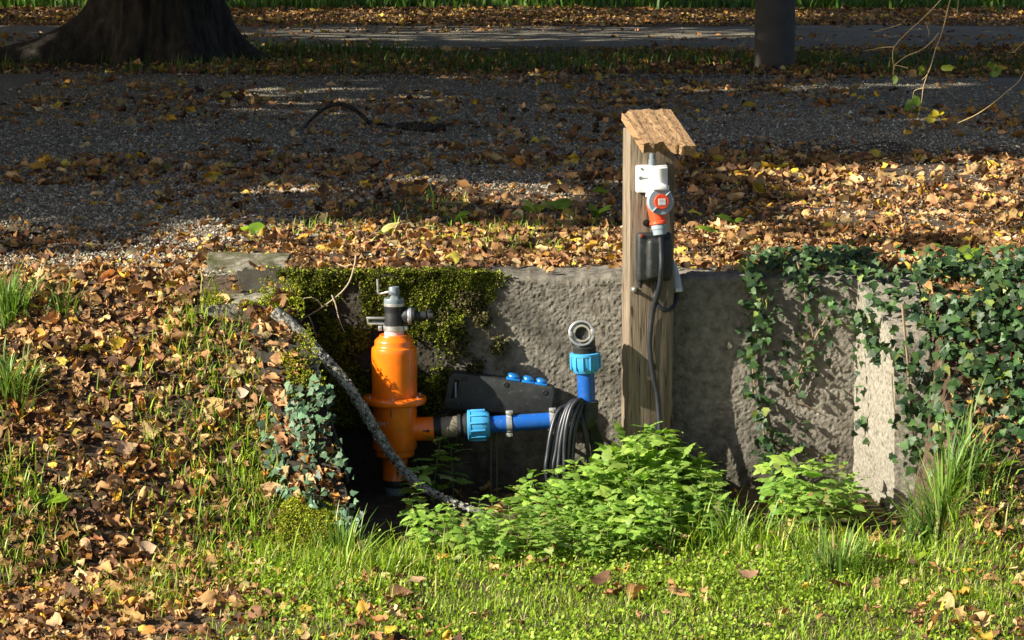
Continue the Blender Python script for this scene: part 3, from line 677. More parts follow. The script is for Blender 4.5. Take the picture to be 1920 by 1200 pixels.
pts = [s0, s0-Vector((0, 0, .03))]+[Vector(P(a, b, Y)) for a, b, Y in ((1228, 560, -.13), (1236, 575, -.135), (1248, 582, -.13), (1260, 578, -.10), (1268, 562, -.06))]+[Vector(cend)]
mb = MB(); mb.tube(pts, .0075, 12); mb.build('looped_cable', MAT['cable'], jb)
cond = thing('conduit', 'pale grey plastic conduit pipe curving out behind the wooden post', 'conduit', P(1262, 520, -.03))
mb = MB(); mb.tube([P(1245, 470, .06), P(1254, 487, .015), P(1261, 505, -.02), P(1267, 527, -.035), P(1270, 547, -.04)], [.017, .018, .019, .020, .021], 18); mb.build('pipe', MAT['pale_grey'], cond)
mb = MB(); ax = Vector(P(1270, 547, -.04))-Vector(P(1267, 527, -.035)); mb.lathe([(.0215, 0), (.0225, .004), (.0225, .012), (.0215, .015)], Vector(P(1269, 540, -.038)), ax, 20); mb.build('clip', MAT['steel'], cond)

# ------------------------------------------------------------------ orange water filter
FY = -.165; FS = ppm(FY, .4); FX = P(740, 760, FY)[0]
def fz(py): return P(740, py, FY)[2]
def fx(px): return FX+(px-740)/FS
filt = thing('water_filter', 'bright orange cylindrical water filter standing in front of the mossy wall', 'water filter', (FX, FY, 0))
C0 = lambda py: (FX, FY, fz(py))
def prof(lst, py0): return [(r/FS, fz(py)-fz(py0)) for r, py in lst]
def vl(lst, seg=56): mb = MB(); mb.lathe(prof(lst, lst[0][1]), C0(lst[0][1]), (0, 0, 1), seg); return mb
up = vl([(42.5, 744), (42.5, 700), (42.8, 660), (42.5, 654), (41.5, 651), (38, 648.5), (37, 646), (37, 640), (36, 637), (29, 631), (28, 629), (27, 627)]).build('upper_body', MAT['orange'], filt)
fl = vl([(56, 756), (59, 753.5), (60, 749), (60, 746), (58.5, 743.5), (55, 742.5), (43, 742)], 64).build('flange', MAT['orange'], filt)
for a in (205, 268, 330, 20, 80, 140):
    mb = MB(); c = Vector(C0(742))+Vector((50/FS*math.cos(rad(a)), 50/FS*math.sin(rad(a)), 0)); mb.lathe([(.0055, -.001), (.0055, .005)], c, (0, 0, 1), 6); mb.build('bolt', MAT['steel'], fl)
lob = vl([(24, 866), (24, 858), (34, 855), (37, 852), (37.5, 842), (40.5, 840), (41.5, 837), (41.5, 757)]).build('lower_body', MAT['orange'], filt)
vl([(23.5, 898), (23, 897), (23, 868), (24.5, 860)]).build('inlet_pipe', MAT['orange'], filt)
vl([(19, 911), (21, 910), (21.5, 899), (21, 898.2)]).build('rubber_sleeve', MAT['black_rubber'], filt)
mb = MB(); zz = fz(912); mb.lathe([(18/FS, -.06), (18/FS, zz-.02), (19.5/FS, zz-.018), (19.5/FS, zz)], (FX, FY, 0), (0, 0, 1), 36); mb.build('ground_pipe', MAT['grey_plastic'], filt)
st = Vector((fx(740), FY, fz(804))); mb = MB(); mb.lathe([(23/FS, 30/FS), (22.5/FS, 50/FS), (22.5/FS, 74/FS), (21/FS, 75/FS)], st, (1, 0, 0), 40); mb.build('outlet_stub', MAT['orange'], filt)
def on_cyl(px0, rpx, py, lift=.0006):      # spot on the vertical cylinder's visible side, px0 = offset in pixels from the axis
    r = rpx/FS; a = math.asin(max(-.999, min(.999, px0/rpx))); return Vector((FX+(r+lift)*math.sin(a), FY-(r+lift)*math.cos(a), fz(py)))
def strip(mb, pts_f, tri=False): mb.add(pts_f, [tuple(range(len(pts_f)))])
mb = MB()
def cylquad(x0, x1, y0, y1, r): strip(mb, [on_cyl(x0, r, y0), on_cyl(x1, r, y0), on_cyl(x1, r, y1), on_cyl(x0, r, y1)])
cylquad(-6, -4.3, 760, 775, 41.6); mb.build('line_mark', MAT['mark_black'], lob)
mb = MB(); cylquad(5.4, 7.6, 882, 891, 23.1); strip(mb, [on_cyl(2.5, 23.1, 883.5, .0008), on_cyl(10.5, 23.1, 883.5, .0008), on_cyl(6.5, 23.1, 877, .0008)]); mb.build('arrow_mark', MAT['mark_black'], filt)
mb = MB()
def on_stub(px, dz):  # along x, small angle up the stub's front
    r = 22.6/FS; a = dz/22.6; return Vector((fx(px), FY-(r+.0006)*math.cos(a), fz(804)+(r+.0006)*math.sin(a)))
strip(mb, [on_stub(793, -1.3), on_stub(802, -1.3), on_stub(802, 1.3), on_stub(793, 1.3)]); strip(mb, [on_stub(801, -4), on_stub(808, 0), on_stub(801, 4)]); mb.build('arrow_mark', MAT['mark_black'], filt)
# white lettering bent round the body
def lettering(txt, size):
    cu = bpy.data.curves.new('txt', 'FONT'); cu.body = txt; cu.size = size; o = bpy.data.objects.new('txt', cu); COL.objects.link(o)
    bpy.context.view_layer.update(); me = bpy.data.meshes.new_from_object(o.evaluated_get(bpy.context.evaluated_depsgraph_get()))
    v = [x.co.copy() for x in me.vertices]; f = [tuple(p.vertices) for p in me.polygons]
    bpy.data.objects.remove(o); bpy.data.curves.remove(cu); bpy.data.meshes.remove(me); return v, f
mb = MB(); r = 41.5/FS+.0007
for txt, size, arc0, zofs in (('ARM', .024, rad(-57), 0), ('TM', .007, rad(-19), .011)):
    v, f = lettering(txt, size)
    mb.add([Vector((FX+r*math.sin(arc0+p.x/r), FY-r*math.cos(arc0+p.x/r), fz(793)+zofs+p.y)) for p in v], f)
mb.build('lettering', MAT['mark_white'], lob, smooth=False)
# head: neck, clamp, black tee, grey cap, crank
vl([(19, 630), (19, 617)]).build('neck_pipe', MAT['neck'], filt)
cl = vl([(19.6, 619), (20.6, 618.6), (20.6, 610.4), (19.6, 610)]); 
for s_ in (-1, 1):
    cl.box((fx(738+s_*24), FY-.006, fz(615)), (.014, .016, .017), .002); cl.lathe([(.005, 0), (.005, .006)], (fx(738+s_*24), FY-.014, fz(615)), (0, -1, 0), 8)
cl.build('hose_clamp', MAT['steel'], filt)
te = vl([(18, 612), (18, 588), (17.4, 584), (18.6, 580), (18.6, 572)]); te.lathe([(12/FS, 8/FS), (13.5/FS, 18/FS), (16/FS, 22/FS), (16/FS, 40/FS), (13/FS, 41/FS)], (fx(738), FY, fz(592)), (1, 0, 0), 32); te.build('tee', MAT['black_rubber'], filt)
vl([(18.9, 573.5), (19.3, 573), (19.3, 568.5), (18.9, 568)]).build('band', MAT['steel'], filt)
mb = MB(); mb.lathe([(16.2/FS, 0), (17/FS, 1/FS), (17/FS, 6/FS), (16.2/FS, 7/FS)], (fx(766), FY, fz(592)), (1, 0, 0), 32); mb.build('band', MAT['steel'], filt)
mb = MB(); mb.lathe([(10/FS, 0), (9/FS, 3/FS), (9/FS, 22/FS), (7/FS, 23/FS), (7/FS, 26/FS), (9.5/FS, 27/FS), (9.5/FS, 35/FS), (6/FS, 37/FS)], (fx(777), FY, fz(593)), (1, .05, .02), 20)
mb.lathe([(4/FS, 0), (4/FS, 12/FS)], (fx(806), FY, fz(593)), (0, -.3, 1), 10); mb.build('side_tap', MAT['black_plastic'], filt)
cap = vl([(18.6, 571), (18.9, 569), (18.9, 561), (18, 559), (10.5, 558.5), (10.2, 557), (10.2, 539), (9.4, 537.6)], 40).build('cap', MAT['grey_plastic'], filt)
mb = MB(); cp = lambda px, py, o: (fx(px), FY-o, fz(py)); mb.tube([cp(747, 557, .024), cp(738, 551, .026), cp(731, 546, .024), cp(722, 548, .02), cp(714, 549.5, .018), cp(711, 546, .018), cp(710.5, 534, .018), cp(710, 522, .018)], .0042, 10); mb.build('crank', MAT['steel'], filt)
mb = MB()
mb.box((fx(706), FY+.01, fz(597)), (.070, .012, .008), .0015); mb.box((fx(706), FY+.01, fz(607.5)), (.062, .012, .007), .0015); mb.box((fx(690.5), FY+.01, fz(602)), (.006, .012, .018), .001)
mb.build('valve_lever', MAT['steel'], filt)
mb = MB(); mb.box((fx(708), FY+.012, fz(602)), (.05, .006, .012), .001); mb.build('lever_grip', MAT['black_plastic'], filt)

# ------------------------------------------------------------------ blue water pipe with riser and hose coupling
PYP = -.170
def q(px, py): return Vector(P(px, py, PYP))
pipe = thing('water_pipe', 'blue plastic water pipe running from the orange filter to an upright riser', 'pipe', (q(980, 795).x, PYP, 0))
def hl(px0, py0, px1, py1, lst, seg=36):
    """lathe along the line from one pixel to another; lst of (radius px, fraction)"""
    a, b = q(px0, py0), q(px1, py1); ln = (b-a).length; mb = MB(); mb.lathe([(r/FS, t*ln) for r, t in lst], a, b-a, seg); return mb
th = []
for i in range(9): th += [(20.5 if i % 2 else 22, i/9), (20.5 if i % 2 else 22, (i+.8)/9)]
hl(814, 803, 828, 802, th).build('thread', MAT['black_rubber'], pipe)
hl(826, 802, 859, 799, [(19, 0), (20, .03), (20, .3), (21, .33), (21, .45), (20, .48), (20, .95), (19, 1)], 12).build('adapter', MAT['khaki'], pipe)
hl(857, 799, 880, 798, [(17, 0), (22, .05), (22, .3), (19, .33), (19, .55), (23, .58), (23, .8), (25, .82), (25, 1)], 28).build('insert', MAT['black_plastic'], pipe)
def nut(a, b, r0, r1):
    """ribbed compression nut"""
    d = b-a; ln = d.length; mb = MB(); mb.lathe([(r0*.96, 0), (r0*1.05, .002), (r0*1.05, ln*.14), (r0, ln*.16), (r0*.985, ln*.6), (r1*1.02, ln*.86), (r1*.9, ln*.97), (r1*.66, ln)], a, d, 48)
    qn = Vector((0, 0, 1)).rotation_difference(d.normalized())
    for k in range(12):
        w = 2*math.pi*k/12+.2; M_ = Matrix.Translation(a) @ qn.to_matrix().to_4x4() @ Matrix.Rotation(w, 4, 'Z')
        mb.box((r0*1.0, 0, ln*.47), (.008, .006, ln*.66), .0015, M_)
    return mb
nut(q(877, 798), q(919, 796), 28/FS, 25/FS).build('compression_nut', MAT['light_blue'], pipe)
hl(910, 796.5, 1062, 787, [(15.6, 0), (15.6, .5), (15.6, 1)], 40).build('pipe_run', MAT['blue_pipe'], pipe)
for cx, cy in ((955, 793.5), (1036, 788.5)):
    a = q(cx, cy); dv = (q(1062, 787)-q(910, 796.5)).normalized(); mb = MB()
    mb.lathe([(16/FS, -.010), (17.6/FS, -.010), (17.8/FS, -.004), (17.8/FS, .004), (17.6/FS, .010), (16/FS, .010)], a, dv, 40, cap=False)
    for s_ in (-1, 1): mb.box((a.x, a.y-.006, a.z+s_*21/FS), (.026, .022, .014), .003); mb.lathe([(.006, 0), (.006, .008)], (a.x, a.y-.016, a.z+s_*21/FS), (0, -1, 0), 6)
    mb.box((a.x, (a.y)/2-.0, a.z+.02), (.014, abs(a.y)-.02, .012), .002)
    mb.build('pipe_clamp', MAT['steel'], pipe)
for cx in (926, 1035):
    a = q(cx, 815); mb = MB()
    for dx in (-.011, .011): mb.box((a.x+dx, a.y+.07, a.z/2-.03), (.006, .012, a.z+.08), .001)
    mb.build('support_stake', MAT['dull_green'], pipe)
# elbow
mb = MB(); ew = [q(1050, 788), q(1072, 788), q(1090, 790), q(1100, 780), q(1102, 764), q(1102, 752)]
mb.tube(ew, [.037, .038, .040, .040, .038, .036], 28, 40)
mb.lathe([(.036, 0), (.040, .002), (.040, .012), (.036, .014)], q(1102, 758), (0, 0, 1), 36)
for k in range(5): mb.lathe([(.0385, 0), (.0395, .001), (.0395, .003), (.0385, .004)], q(1102, 784-k*4.5), (0, 0, 1), 32)
mb.build('elbow', MAT['black_plastic'], pipe)
rz = q(1100, 752); rt = q(1098, 690); mb = MB(); mb.lathe([(16.3/FS, 0), (16.3/FS, (rt-rz).length)], rz, rt-rz, 36); mb.build('riser', MAT['blue_pipe'], pipe)
nut(q(1097, 661), q(1098.5, 699), 27.5/FS, 24/FS).build('compression_nut', MAT['light_blue'], pipe)
mb = MB(); pr = []
for i in range(6): pr += [(22/FS, i*.0045), (22/FS, i*.0045+.002), (20.5/FS, i*.0045+.0025), (20.5/FS, i*.0045+.004)]
mb.lathe(pr, q(1096, 663), (0, 0, 1), 32); top = q(1096, 648); ce = q(1090, 624)
mb.tube([top+Vector((0, .0, -.02)), top+Vector((0, .012, .006)), Vector((ce.x+.006, PYP+.030, ce.z-.008)), Vector((ce.x+.002, PYP+.012, ce.z)), Vector((ce.x, PYP-.014, ce.z+.001))], [.036, .040, .042, .040, .036], 28, 24)
mb.build('outlet_elbow', MAT['black_plastic'], pipe)
ax = Vector((.02, -1, .16)).normalized(); cc = Vector((ce.x, PYP-.012, ce.z))
mb = MB(); R0 = .0475
mb.lathe([(.036, -.004), (R0-.002, -.002), (R0, .001), (R0, .016), (R0-.003, .019), (R0-.007, .019), (R0-.0085, .015), (R0-.0085, .006), (.030, .005), (.030, .004)], cc, ax, 52, cap=False)
hr = mb.build('coupling_ring', MAT['steel'], pipe)
mb = MB(); mb.lathe([(.032, .003), (.032, .013), (.0305, .015), (.024, .015), (.022, .013), (.0215, .004), (.0215, -.04), (.001, -.04)], cc, ax, 44, cap=False); mb.build('coupling_seat', MAT['brass'], pipe)
mb = MB(); mb.lathe([(.0213, -.010), (.0213, -.007), (.001, -.007)], cc, ax, 30); mb.build('bore_shade', MAT['mark_black'], pipe); mb = MB(); mb.lathe([(.0216, .0125), (.0242, .0155), (.0216, .0158)], cc, ax, 36, cap=False); mb.build('seal', MAT['black_rubber'], pipe)  # painted black disc stands in for the shade inside the coupling
mb = MB(); qn = Vector((0, 0, 1)).rotation_difference(ax)
for w in (8, 186):
    M_ = Matrix.Translation(cc) @ qn.to_matrix().to_4x4() @ Matrix.Rotation(rad(w), 4, 'Z'); mb = MB(); mb.box((.040, 0, .019), (.014, .020, .012), .003, M_); mb.build('coupling_lug', MAT['steel'], pipe)

# ------------------------------------------------------------------ black socket strip leaning on the wall
BY = -.085
def w2(px, py, Y=BY): p = P(px, py, Y); return (p[0], p[2])
strip_box = thing('socket_box', 'black rubber socket box with blue flip lids fixed behind the blue pipe', 'socket box', P(935, 740, BY))
outl = [w2(*p) for p in ((853, 698), (1036, 726), (1042, 733), (1036, 775), (1030, 782), (838, 768), (831, 760), (842, 706))]
mb = MB(); mb.prism(outl, BY, -.012, .006, seg=3); body = mb.build('box_body', MAT['black_plastic'], strip_box, angle=50)
# carrying slot, as a raised frame round a flat black sheet painting the shaded hole
so = [w2(*p) for p in ((851, 706), (866, 709), (858, 752), (839, 750))]; si = [w2(*p) for p in ((853, 711), (862, 713), (855, 748), (844, 746))]
mb = MB(); V = [(x, BY-.002, z) for x, z in so]+[(x, BY-.0055, z) for x, z in so]+[(x, BY-.0055, z) for x, z in si]+[(x, BY-.0015, z) for x, z in si]
F = []
for i in range(4):
    j = (i+1) % 4; F += [(i, j, 4+j, 4+i), (4+i, 4+j, 8+j, 8+i), (8+i, 8+j, 12+j, 12+i)]
mb.add(V, F); mb.build('grip_frame', MAT['black_plastic'], strip_box, smooth=False)
mb = MB(); mb.add([(x, BY-.0012, z) for x, z in si], [(0, 1, 2, 3)]); mb.build('grip_slot_shade', M('slot_shade', (.003, .003, .003), .9), strip_box)
mb = MB(); mb.box((w2(854.5, 731)[0], BY-.004, w2(854.5, 731)[1]), (.006, .004, .058), .001, Matrix.Identity(4)); mb.build('latch', MAT['mark_grey'], strip_box)
for a, b in ((872, 709), (949, 721), (1022, 736), (861, 755), (936, 768)):
    mb = MB(); x_, z_ = w2(a, b); mb.lathe([(.0105, 0), (.0105, .0015), (.008, .0025), (.008, .0010), (.001, .0010)], (x_, BY-.0002, z_), (0, -1, 0), 20); mb.build('screw', MAT['black_rubber'], strip_box)
sl_ = (Vector((outl[1][0], 0, outl[1][1]))-Vector((outl[0][0], 0, outl[0][1]))).normalized(); ang = math.atan2(-sl_.z, sl_.x)
for a, b, s_ in ((962, 712, 1), (990, 717, .95), (1014, 721, .9)):
    x_, z_ = w2(a, b, BY+.03); M_ = Matrix.Translation((x_, BY+.034, z_)) @ Matrix.Rotation(ang, 4, 'Y')
    mb = MB(); mb.box((0, 0, .004), (.050*s_, .056, .008), .002, M_); plate = mb.build('socket_plate', MAT['socket_blue'], strip_box)
    mb = MB(); mb.lathe([(.019*s_, 0), (.021*s_, .003), (.0225*s_, .006), (.021*s_, .010), (.016*s_, .0125), (.002, .0135)], M_ @ Vector((0, -.004, .0085)), (M_.to_3x3() @ Vector((.14, -.15, 1))), 32); mb.build('flip_lid', MAT['socket_blue'], plate)

# ------------------------------------------------------------------ coil of black cable draped over the elbow
coil = thing('cable_coil', 'coil of black cable draped over the elbow of the blue pipe', 'cable', tuple(q(1070, 800)))
mb = MB(); pts = []
COILS = [((1086, 749), (1068, 757), (1052, 795), (1043, 845), (1037, 885)), ((1060, 763), (1044, 776), (1033, 812), (1027, 850), (1024, 884)), ((1090, 750), (1074, 760), (1062, 800), (1058, 850), (1061, 892)),
         ((1066, 760), (1052, 774), (1042, 815), (1035, 855), (1031, 886)), ((1092, 752), (1082, 764), (1071, 800), (1066, 850), (1068, 895)), ((1080, 753), (1066, 766), (1054, 812), (1049, 850), (1047, 890)), ((1094, 756), (1088, 768), (1078, 805), (1074, 850), (1073, 890))]
for i, cpl in enumerate(COILS):
    o_ = .007*(i % 3); t0 = cpl[0]
    pts += [P(*cpl[0], PYP-.035-o_), P(*cpl[1], PYP-.060-o_), P(*cpl[2], PYP-.085-o_), P(*cpl[3], PYP-.10-o_), P(*cpl[4], PYP-.11-o_), P(cpl[4][0]+12, cpl[4][1]+34, PYP-.09), P(1074+i*4, 925+(i*5) % 9, PYP-.02), P(1100+i*4, 905, PYP+.05), P(1112+i*3.5, 860, PYP+.075), P(1108+i*2.5, 815, PYP+.075), P(1098+i*1.5, 772, PYP+.05)]
pts.append(P(1084, 752, PYP-.01)); pts += [P(1092, 790, PYP-.05), P(1100, 830, PYP-.06), P(1104, 860, PYP-.06), P(1106, 920, PYP-.08)]
mb.tube(pts, .0082, 12, n=len(pts)*7); mb.build('cable', MAT['cable'], coil)

# ------------------------------------------------------------------ fallen branches and twigs
br = thing('fallen_branch', 'lichen crusted dead branch leaning across the orange filter from the left bank', 'branch', P(620, 690, -.2))
pp = [(515, 584, -.27), (560, 622, -.30), (590, 653, -.32), (622, 688, -.335), (650, 720, -.345), (680, 765, -.355), (705, 808, -.365), (730, 848, -.38), (760, 886, -.41), (790, 912, -.45), (830, 933, -.51), (870, 949, -.57), (906, 962, -.62)]
pp = [Vector(P(*a)) for a in pp]
mb = MB(); mb.tube(pp, [.0235, .022, .0205, .019, .0178, .0168, .0162, .0158, .015, .0138, .0118, .0098, .0075], 16, 130, .12); mb.build('limb', MAT['lichen_bark'], br)
mb = MB(); sp_ = [(592, 655, -.322), (590, 680, -.35), (594, 705, -.40)]
mb.tube([Vector(P(*a)) for a in sp_], [.018, .016, .009], 14, 30, .12); mb.build('snag', MAT['lichen_bark'], br)
# flaking lichen
n = 1500; t = rng.integers(0, len(pp)-1, n); u = rng.random(n); A = np.array([list(p) for p in pp]); O = A[t]*(1-u)[:, None]+A[t+1]*u[:, None]
a = rng.uniform(0, 6.28, n); rr = np.interp(t+u, [0, 4, 9, 12], [.020, .0158, .0128, .007])+.003*rng.random(n); nn = np.stack([np.cos(a)*.8, np.sin(a), np.cos(a)*.6], 1); nn /= np.linalg.norm(nn, axis=1, keepdims=True)
O = O+nn*rr[:, None]; V, F, C = blades(T_ROUND, O, rng.normal(0, 1, (n, 3)), nn+rng.normal(0, .5, (n, 3)), rng.uniform(.004, .011, n), pick([((.46, .47, .42), 3), ((.30, .31, .27), 2), ((.6, .6, .55), 1)], n), 1.2, 1.0, centre=.5)
world_obj('lichen', V, F, MAT['moss'], br, C)
b2 = thing('thin_branch', 'thin dark dead branch lying down along the left wing wall edge', 'branch', P(610, 780, -.5))
mb = MB(); mb.tube([Vector(P(*a)) for a in ((592, 668, -.30), (598, 720, -.40), (612, 775, -.52), (630, 830, -.66), (645, 865, -.72), (652, 905, -.80))], [.013, .0125, .012, .011, .010, .006], 14, 70, .14); mb.build('limb', MAT['dark_bark'], b2)  # dark bark here paints in the bank's shadow on this limb
tw = thing('pale_twig', 'pale bare forked twig hanging over the mossy wall edge', 'twig', P(610, 580, -.08))
mb = MB(); Y_ = -.075
for pl, r0, r1 in (([(667, 480, .03), (664, 500, -.03), (655, 528, -.06), (640, 548, -.07), (618, 566, -.08), (598, 580, -.09), (577, 592, -.09), (566, 600, -.09), (559, 618, -.09)], .0032, .0016),
                   ([(605, 575, -.085), (594, 562, -.09), (582, 558, -.09), (560, 560, -.09), (532, 556, -.09)], .0026, .001), ([(566, 594, -.09), (554, 585, -.1), (543, 577, -.1)], .002, .001),
                   ([(622, 553, -.078), (629, 570, -.09), (634, 592, -.1), (641, 612, -.11), (647, 624, -.11)], .0026, .001), ([(578, 591, -.09), (585, 606, -.1), (589, 620, -.11), (594, 632, -.11)], .002, .001),
                   ([(660, 495, -.04), (645, 499, -.02), (630, 493, -.0)], .002, .001)):
    k = len(pl); mb.tube([P(*a) for a in pl], list(np.linspace(r0, r1, k)), 8)
mb.build('stem', MAT['twig'], tw)
cs = thing('curved_stick', 'dark dead stick arching up from the gravel path', 'stick', G(620, 240))
g0, g1_, g2 = G(563, 243), G(692, 232), G(835, 250); Yc = g0[1]
pts = [np.array(g0)-[0, 0, .02]]+[P(a, b, Yc) for a, b in ((580, 228), (598, 211), (615, 200), (632, 195), (650, 198), (668, 208), (682, 220), (690, 229))]+[np.array(g1_)+[.02, -.05, .012], np.array(G(720, 240))+[0, 0, .015], np.array(G(740, 246))+[0, 0, .012]]
mb = MB(); mb.tube(pts, [.007, .009, .011, .012, .013, .013, .014, .014, .014, .014, .016, .012], 12, 70, .08); mb.build('limb', MAT['dark_bark'], cs)
rs = thing('rotten_stick', 'short rotten dark stick lying flat on the gravel right of the arching stick', 'stick', G(790, 248))
mb = MB(); mb.tube([np.array(G(a, b))+[0, 0, .03] for a, b in ((745, 246), (770, 248), (800, 250), (836, 250))], [.02, .035, .038, .022], 12, 40, .25); mb.build('limb', MAT['dark_bark'], rs)

# ------------------------------------------------------------------ pillar and trees
pg = G(1452, 127); pil = thing('pillar', 'smooth dark grey round pillar standing in the leaf strip between the paths', 'pillar', pg)
mb = MB(); d = float(np.dot(pg-CAM, _f)); r = 38/FPX*d
mb.lathe([(r*1.02, -.2), (r, .02), (r*.99, .4), (r*.985, 1.2), (r*.97, 3.2), (r*.9, 3.24)], pg, (0, 0, 1), 48); mb.build('shaft', MAT['pillar_grey'], pil)

BOUND = np.array([(-900, 440), (-400, 435), (0, 425), (150, 468), (260, 455), (340, 415), (430, 372), (560, 350), (700, 340), (1000, 330), (1300, 325), (1500, 325), (1700, 315), (1920, 285), (2300, 265), (3000, 250)], float)
_bw = np.array([(lambda p: (p[0], p[1]))(P(a, b, 0)) if False else (lambda d: ((CAM+d*((ZT-CAM[2])/d[2]))[0], (CAM+d*((ZT-CAM[2])/d[2]))[1]))(ray(a, b)) for a, b in BOUND])
def gz(px, py): d = ray(px, py); return CAM+d*((ZT-CAM[2])/d[2])
GAPS = []     # openings in the leaf cover that let the sun on to the path: centre and half sizes on the ground
for a, b, rx_, ry_, kp in ((620, 190, 1.5, .7, .40), (330, 172, 1.5, .6, .45), (540, 215, .9, .4, .45), (950, 62, 3.6, 2.6, .12), (700, 88, 1.6, .7, .3), (1000, 28, 4.5, 4.5, .25), (1640, 165, .9, .45, .25), (1700, 228, .6, .3, .3), (1420, 172, .6, .25, .3), (1000, 205, .6, .3, .35), (1000, 238, 1.0, .3, .5), (1650, 70, 1.5, 1.4, .5), (1250, 120, 1.3, .8, .4), (820, 120, 1.2, .7, .45), (250, 330, .5, .25, .5), (780, 290, .6, .25, .6), (1100, 170, 1.5, .5, .5), (850, 150, 1.6, .5, .5), (1300, 215, 1.2, .4, .55), (450, 240, 1.2, .4, .6)):
    p = gz(a, b); GAPS.append((p[0], p[1], rx_, ry_, kp))
def keep_leaf(p):  # drops crown leaves by where their shadow lands, shaping sun and shade
    t = (p[:, 2]-ZT)/(-L[2]); sx_ = p[:, 0]+L[0]*t; sy_ = p[:, 1]+L[1]*t
    b = np.interp(sx_, _bw[:, 0], _bw[:, 1])
    k = sy_ > b+.20+.15*rng.random(len(p))
    spot = fbm(sx_*1.1, sy_*.9, s=173, o=3)
    k |= (sy_ > .75) & (spot > .16) & (rng.random(len(p)) < .75)
    k &= rng.random(len(p)) < .78+.66*fbm(sx_*.7, sy_*1.1, s=172, o=3)
    for cx, cy, rx_, ry_, kp in GAPS:
        inside = ((sx_-cx)/rx_)**2+((sy_-cy)/ry_)**2 < 1; k &= ~(inside & (rng.random(len(p)) > kp))
    return k
TREE_PAL = [((.06, .09, .02), 4), ((.10, .11, .02), 3), ((.16, .12, .02), 2)]
def tree(label, base, r0, hgt, crown_c, crown_r, nleaf, trunk=None, leaf=.24, name='tree'):
    o = thing(name, label, 'tree', base)
    cc_ = np.array(crown_c, float); cr_ = np.array(crown_r, float)
    if trunk is None:
        mb = MB(); b = Vector(base); mb.tube([b-Vector((0, 0, .2)), b+Vector((0, 0, .25)), b+Vector((.05, 0, 1.2)), b+Vector((0, .1, hgt*.5)), b+Vector((.1, 0, hgt))], [r0*1.5, r0*1.12, r0, r0*.85, r0*.5], 20, 40, .05); mb.build('trunk', MAT['bark'], o)
    else: trunk(o)
    mb = MB(); rl = random.Random(int(abs(base[0])*10)); b = Vector(base)
    for k in range(9):
        a = k*2.4; e = cc_+cr_*np.array([math.cos(a)*.7, math.sin(a)*.7, .15*math.sin(k*3)]); s_ = b+Vector((0, 0, hgt*(.72+.03*k)))
        m_ = s_*.45+Vector(e)*.55+Vector((0, 0, .4)); mb.tube([s_, m_, Vector(e)], [r0*.28, r0*.18, r0*.05], 8, 14)
    mb.build('limbs', MAT['bark'], o)
    u = rng.normal(0, 1, (nleaf, 3)); u /= np.linalg.norm(u, axis=1, keepdims=True); p = cc_+u*(rng.random(nleaf)**.45)[:, None]*cr_
    p = p[(fbm(p[:, 0]*.5, p[:, 1]*.5, p[:, 2]*.8, s=181, o=2) > -.45)]; p = p[keep_leaf(p)]; p = p[p[:, 2] > 3.6]
    V, F, C = blades(T_BROAD, p, rng.normal(0, 1, (len(p), 3)), rng.normal(0, 1, (len(p), 3))+[0, 0, .8], rng.uniform(.7, 1.3, len(p))*leaf, pick(TREE_PAL, len(p)), .6, .5, centre=.5)
    world_obj('crown', V, F, MAT['tree_leaf'], o, C); return o
tb = G(290, 122); tb = np.array([tb[0], tb[1]+.75, ZT])
def old_trunk(o):
    seg, nz = 180, 90; zs = np.concatenate([np.linspace(-.15, 1.6, 70), np.linspace(1.7, 6.5, 20)]); th_ = np.linspace(0, 2*math.pi, seg, endpoint=False)
    Tt, Zz = np.meshgrid(th_, zs); fl_ = np.exp(-np.maximum(Zz, 0)/.42)
    lobes = np.zeros_like(Tt)
    for a, amp, w in ((185, 1.75, .32), (212, .25, .2), (-4, .44, .24), (-62, .30, .38), (-112, .16, .25), (40, .5, .3), (90, .5, .4), (140, .6, .3)):
        dlt = (Tt-rad(a)+math.pi) % (2*math.pi)-math.pi; lobes += amp*np.exp(-(dlt/w)**2)
    r_ = .56-.02*Zz+fl_*(.10+lobes*np.exp(-np.maximum(Zz, 0)/.55))
    x_ = np.cos(Tt)*r_; y_ = np.sin(Tt)*r_
    b_ = fbm(np.cos(Tt)*5, np.sin(Tt)*5, Zz*1.3, s=191, o=4); r_ = r_+.05*b_+.035*fbm(np.cos(Tt)*13, np.sin(Tt)*13, Zz*2.2, s=193, o=4)-.05*np.exp(-((((Tt-rad(262)+math.pi) % (2*math.pi)-math.pi))/.05)**2)
    x_ = np.cos(Tt)*r_+tb[0]; y_ = np.sin(Tt)*r_+tb[1]
    i = np.arange(Tt.size).reshape(Tt.shape); j = np.roll(i, -1, 1); F = np.stack([i[:-1], j[:-1], j[1:], i[1:]], -1).reshape(-1, 4)
    world_obj('trunk', np.stack([x_, y_, Zz+ZT], -1).reshape(-1, 3), F, MAT['bark'], o)
tree('huge old tree with spreading root flare beyond the gravel path', tb, .58, 7.0, (-8, 14.0, 8.2), (13, 10, 3.0), 52000, old_trunk, .26)
tree('large tree off to the left whose crown shades the near gravel path', (-7.6, 3.0, ZT), .35, 6.0, (-10.2, 1.8, 6.8), (8.4, 8.8, 2.4), 60000, None, .2)
tree('tall tree far off to the left beside the far gravel path', (-15, 22, ZT), .4, 7.0, (-13, 23, 8.6), (10, 11, 3.0), 22000, None, .3)
tree('broad tree standing behind the far gravel path to the left', (-7, 37, ZT), .4, 7.0, (-6, 35, 8.6), (11, 9, 3.0), 16000, None, .34)

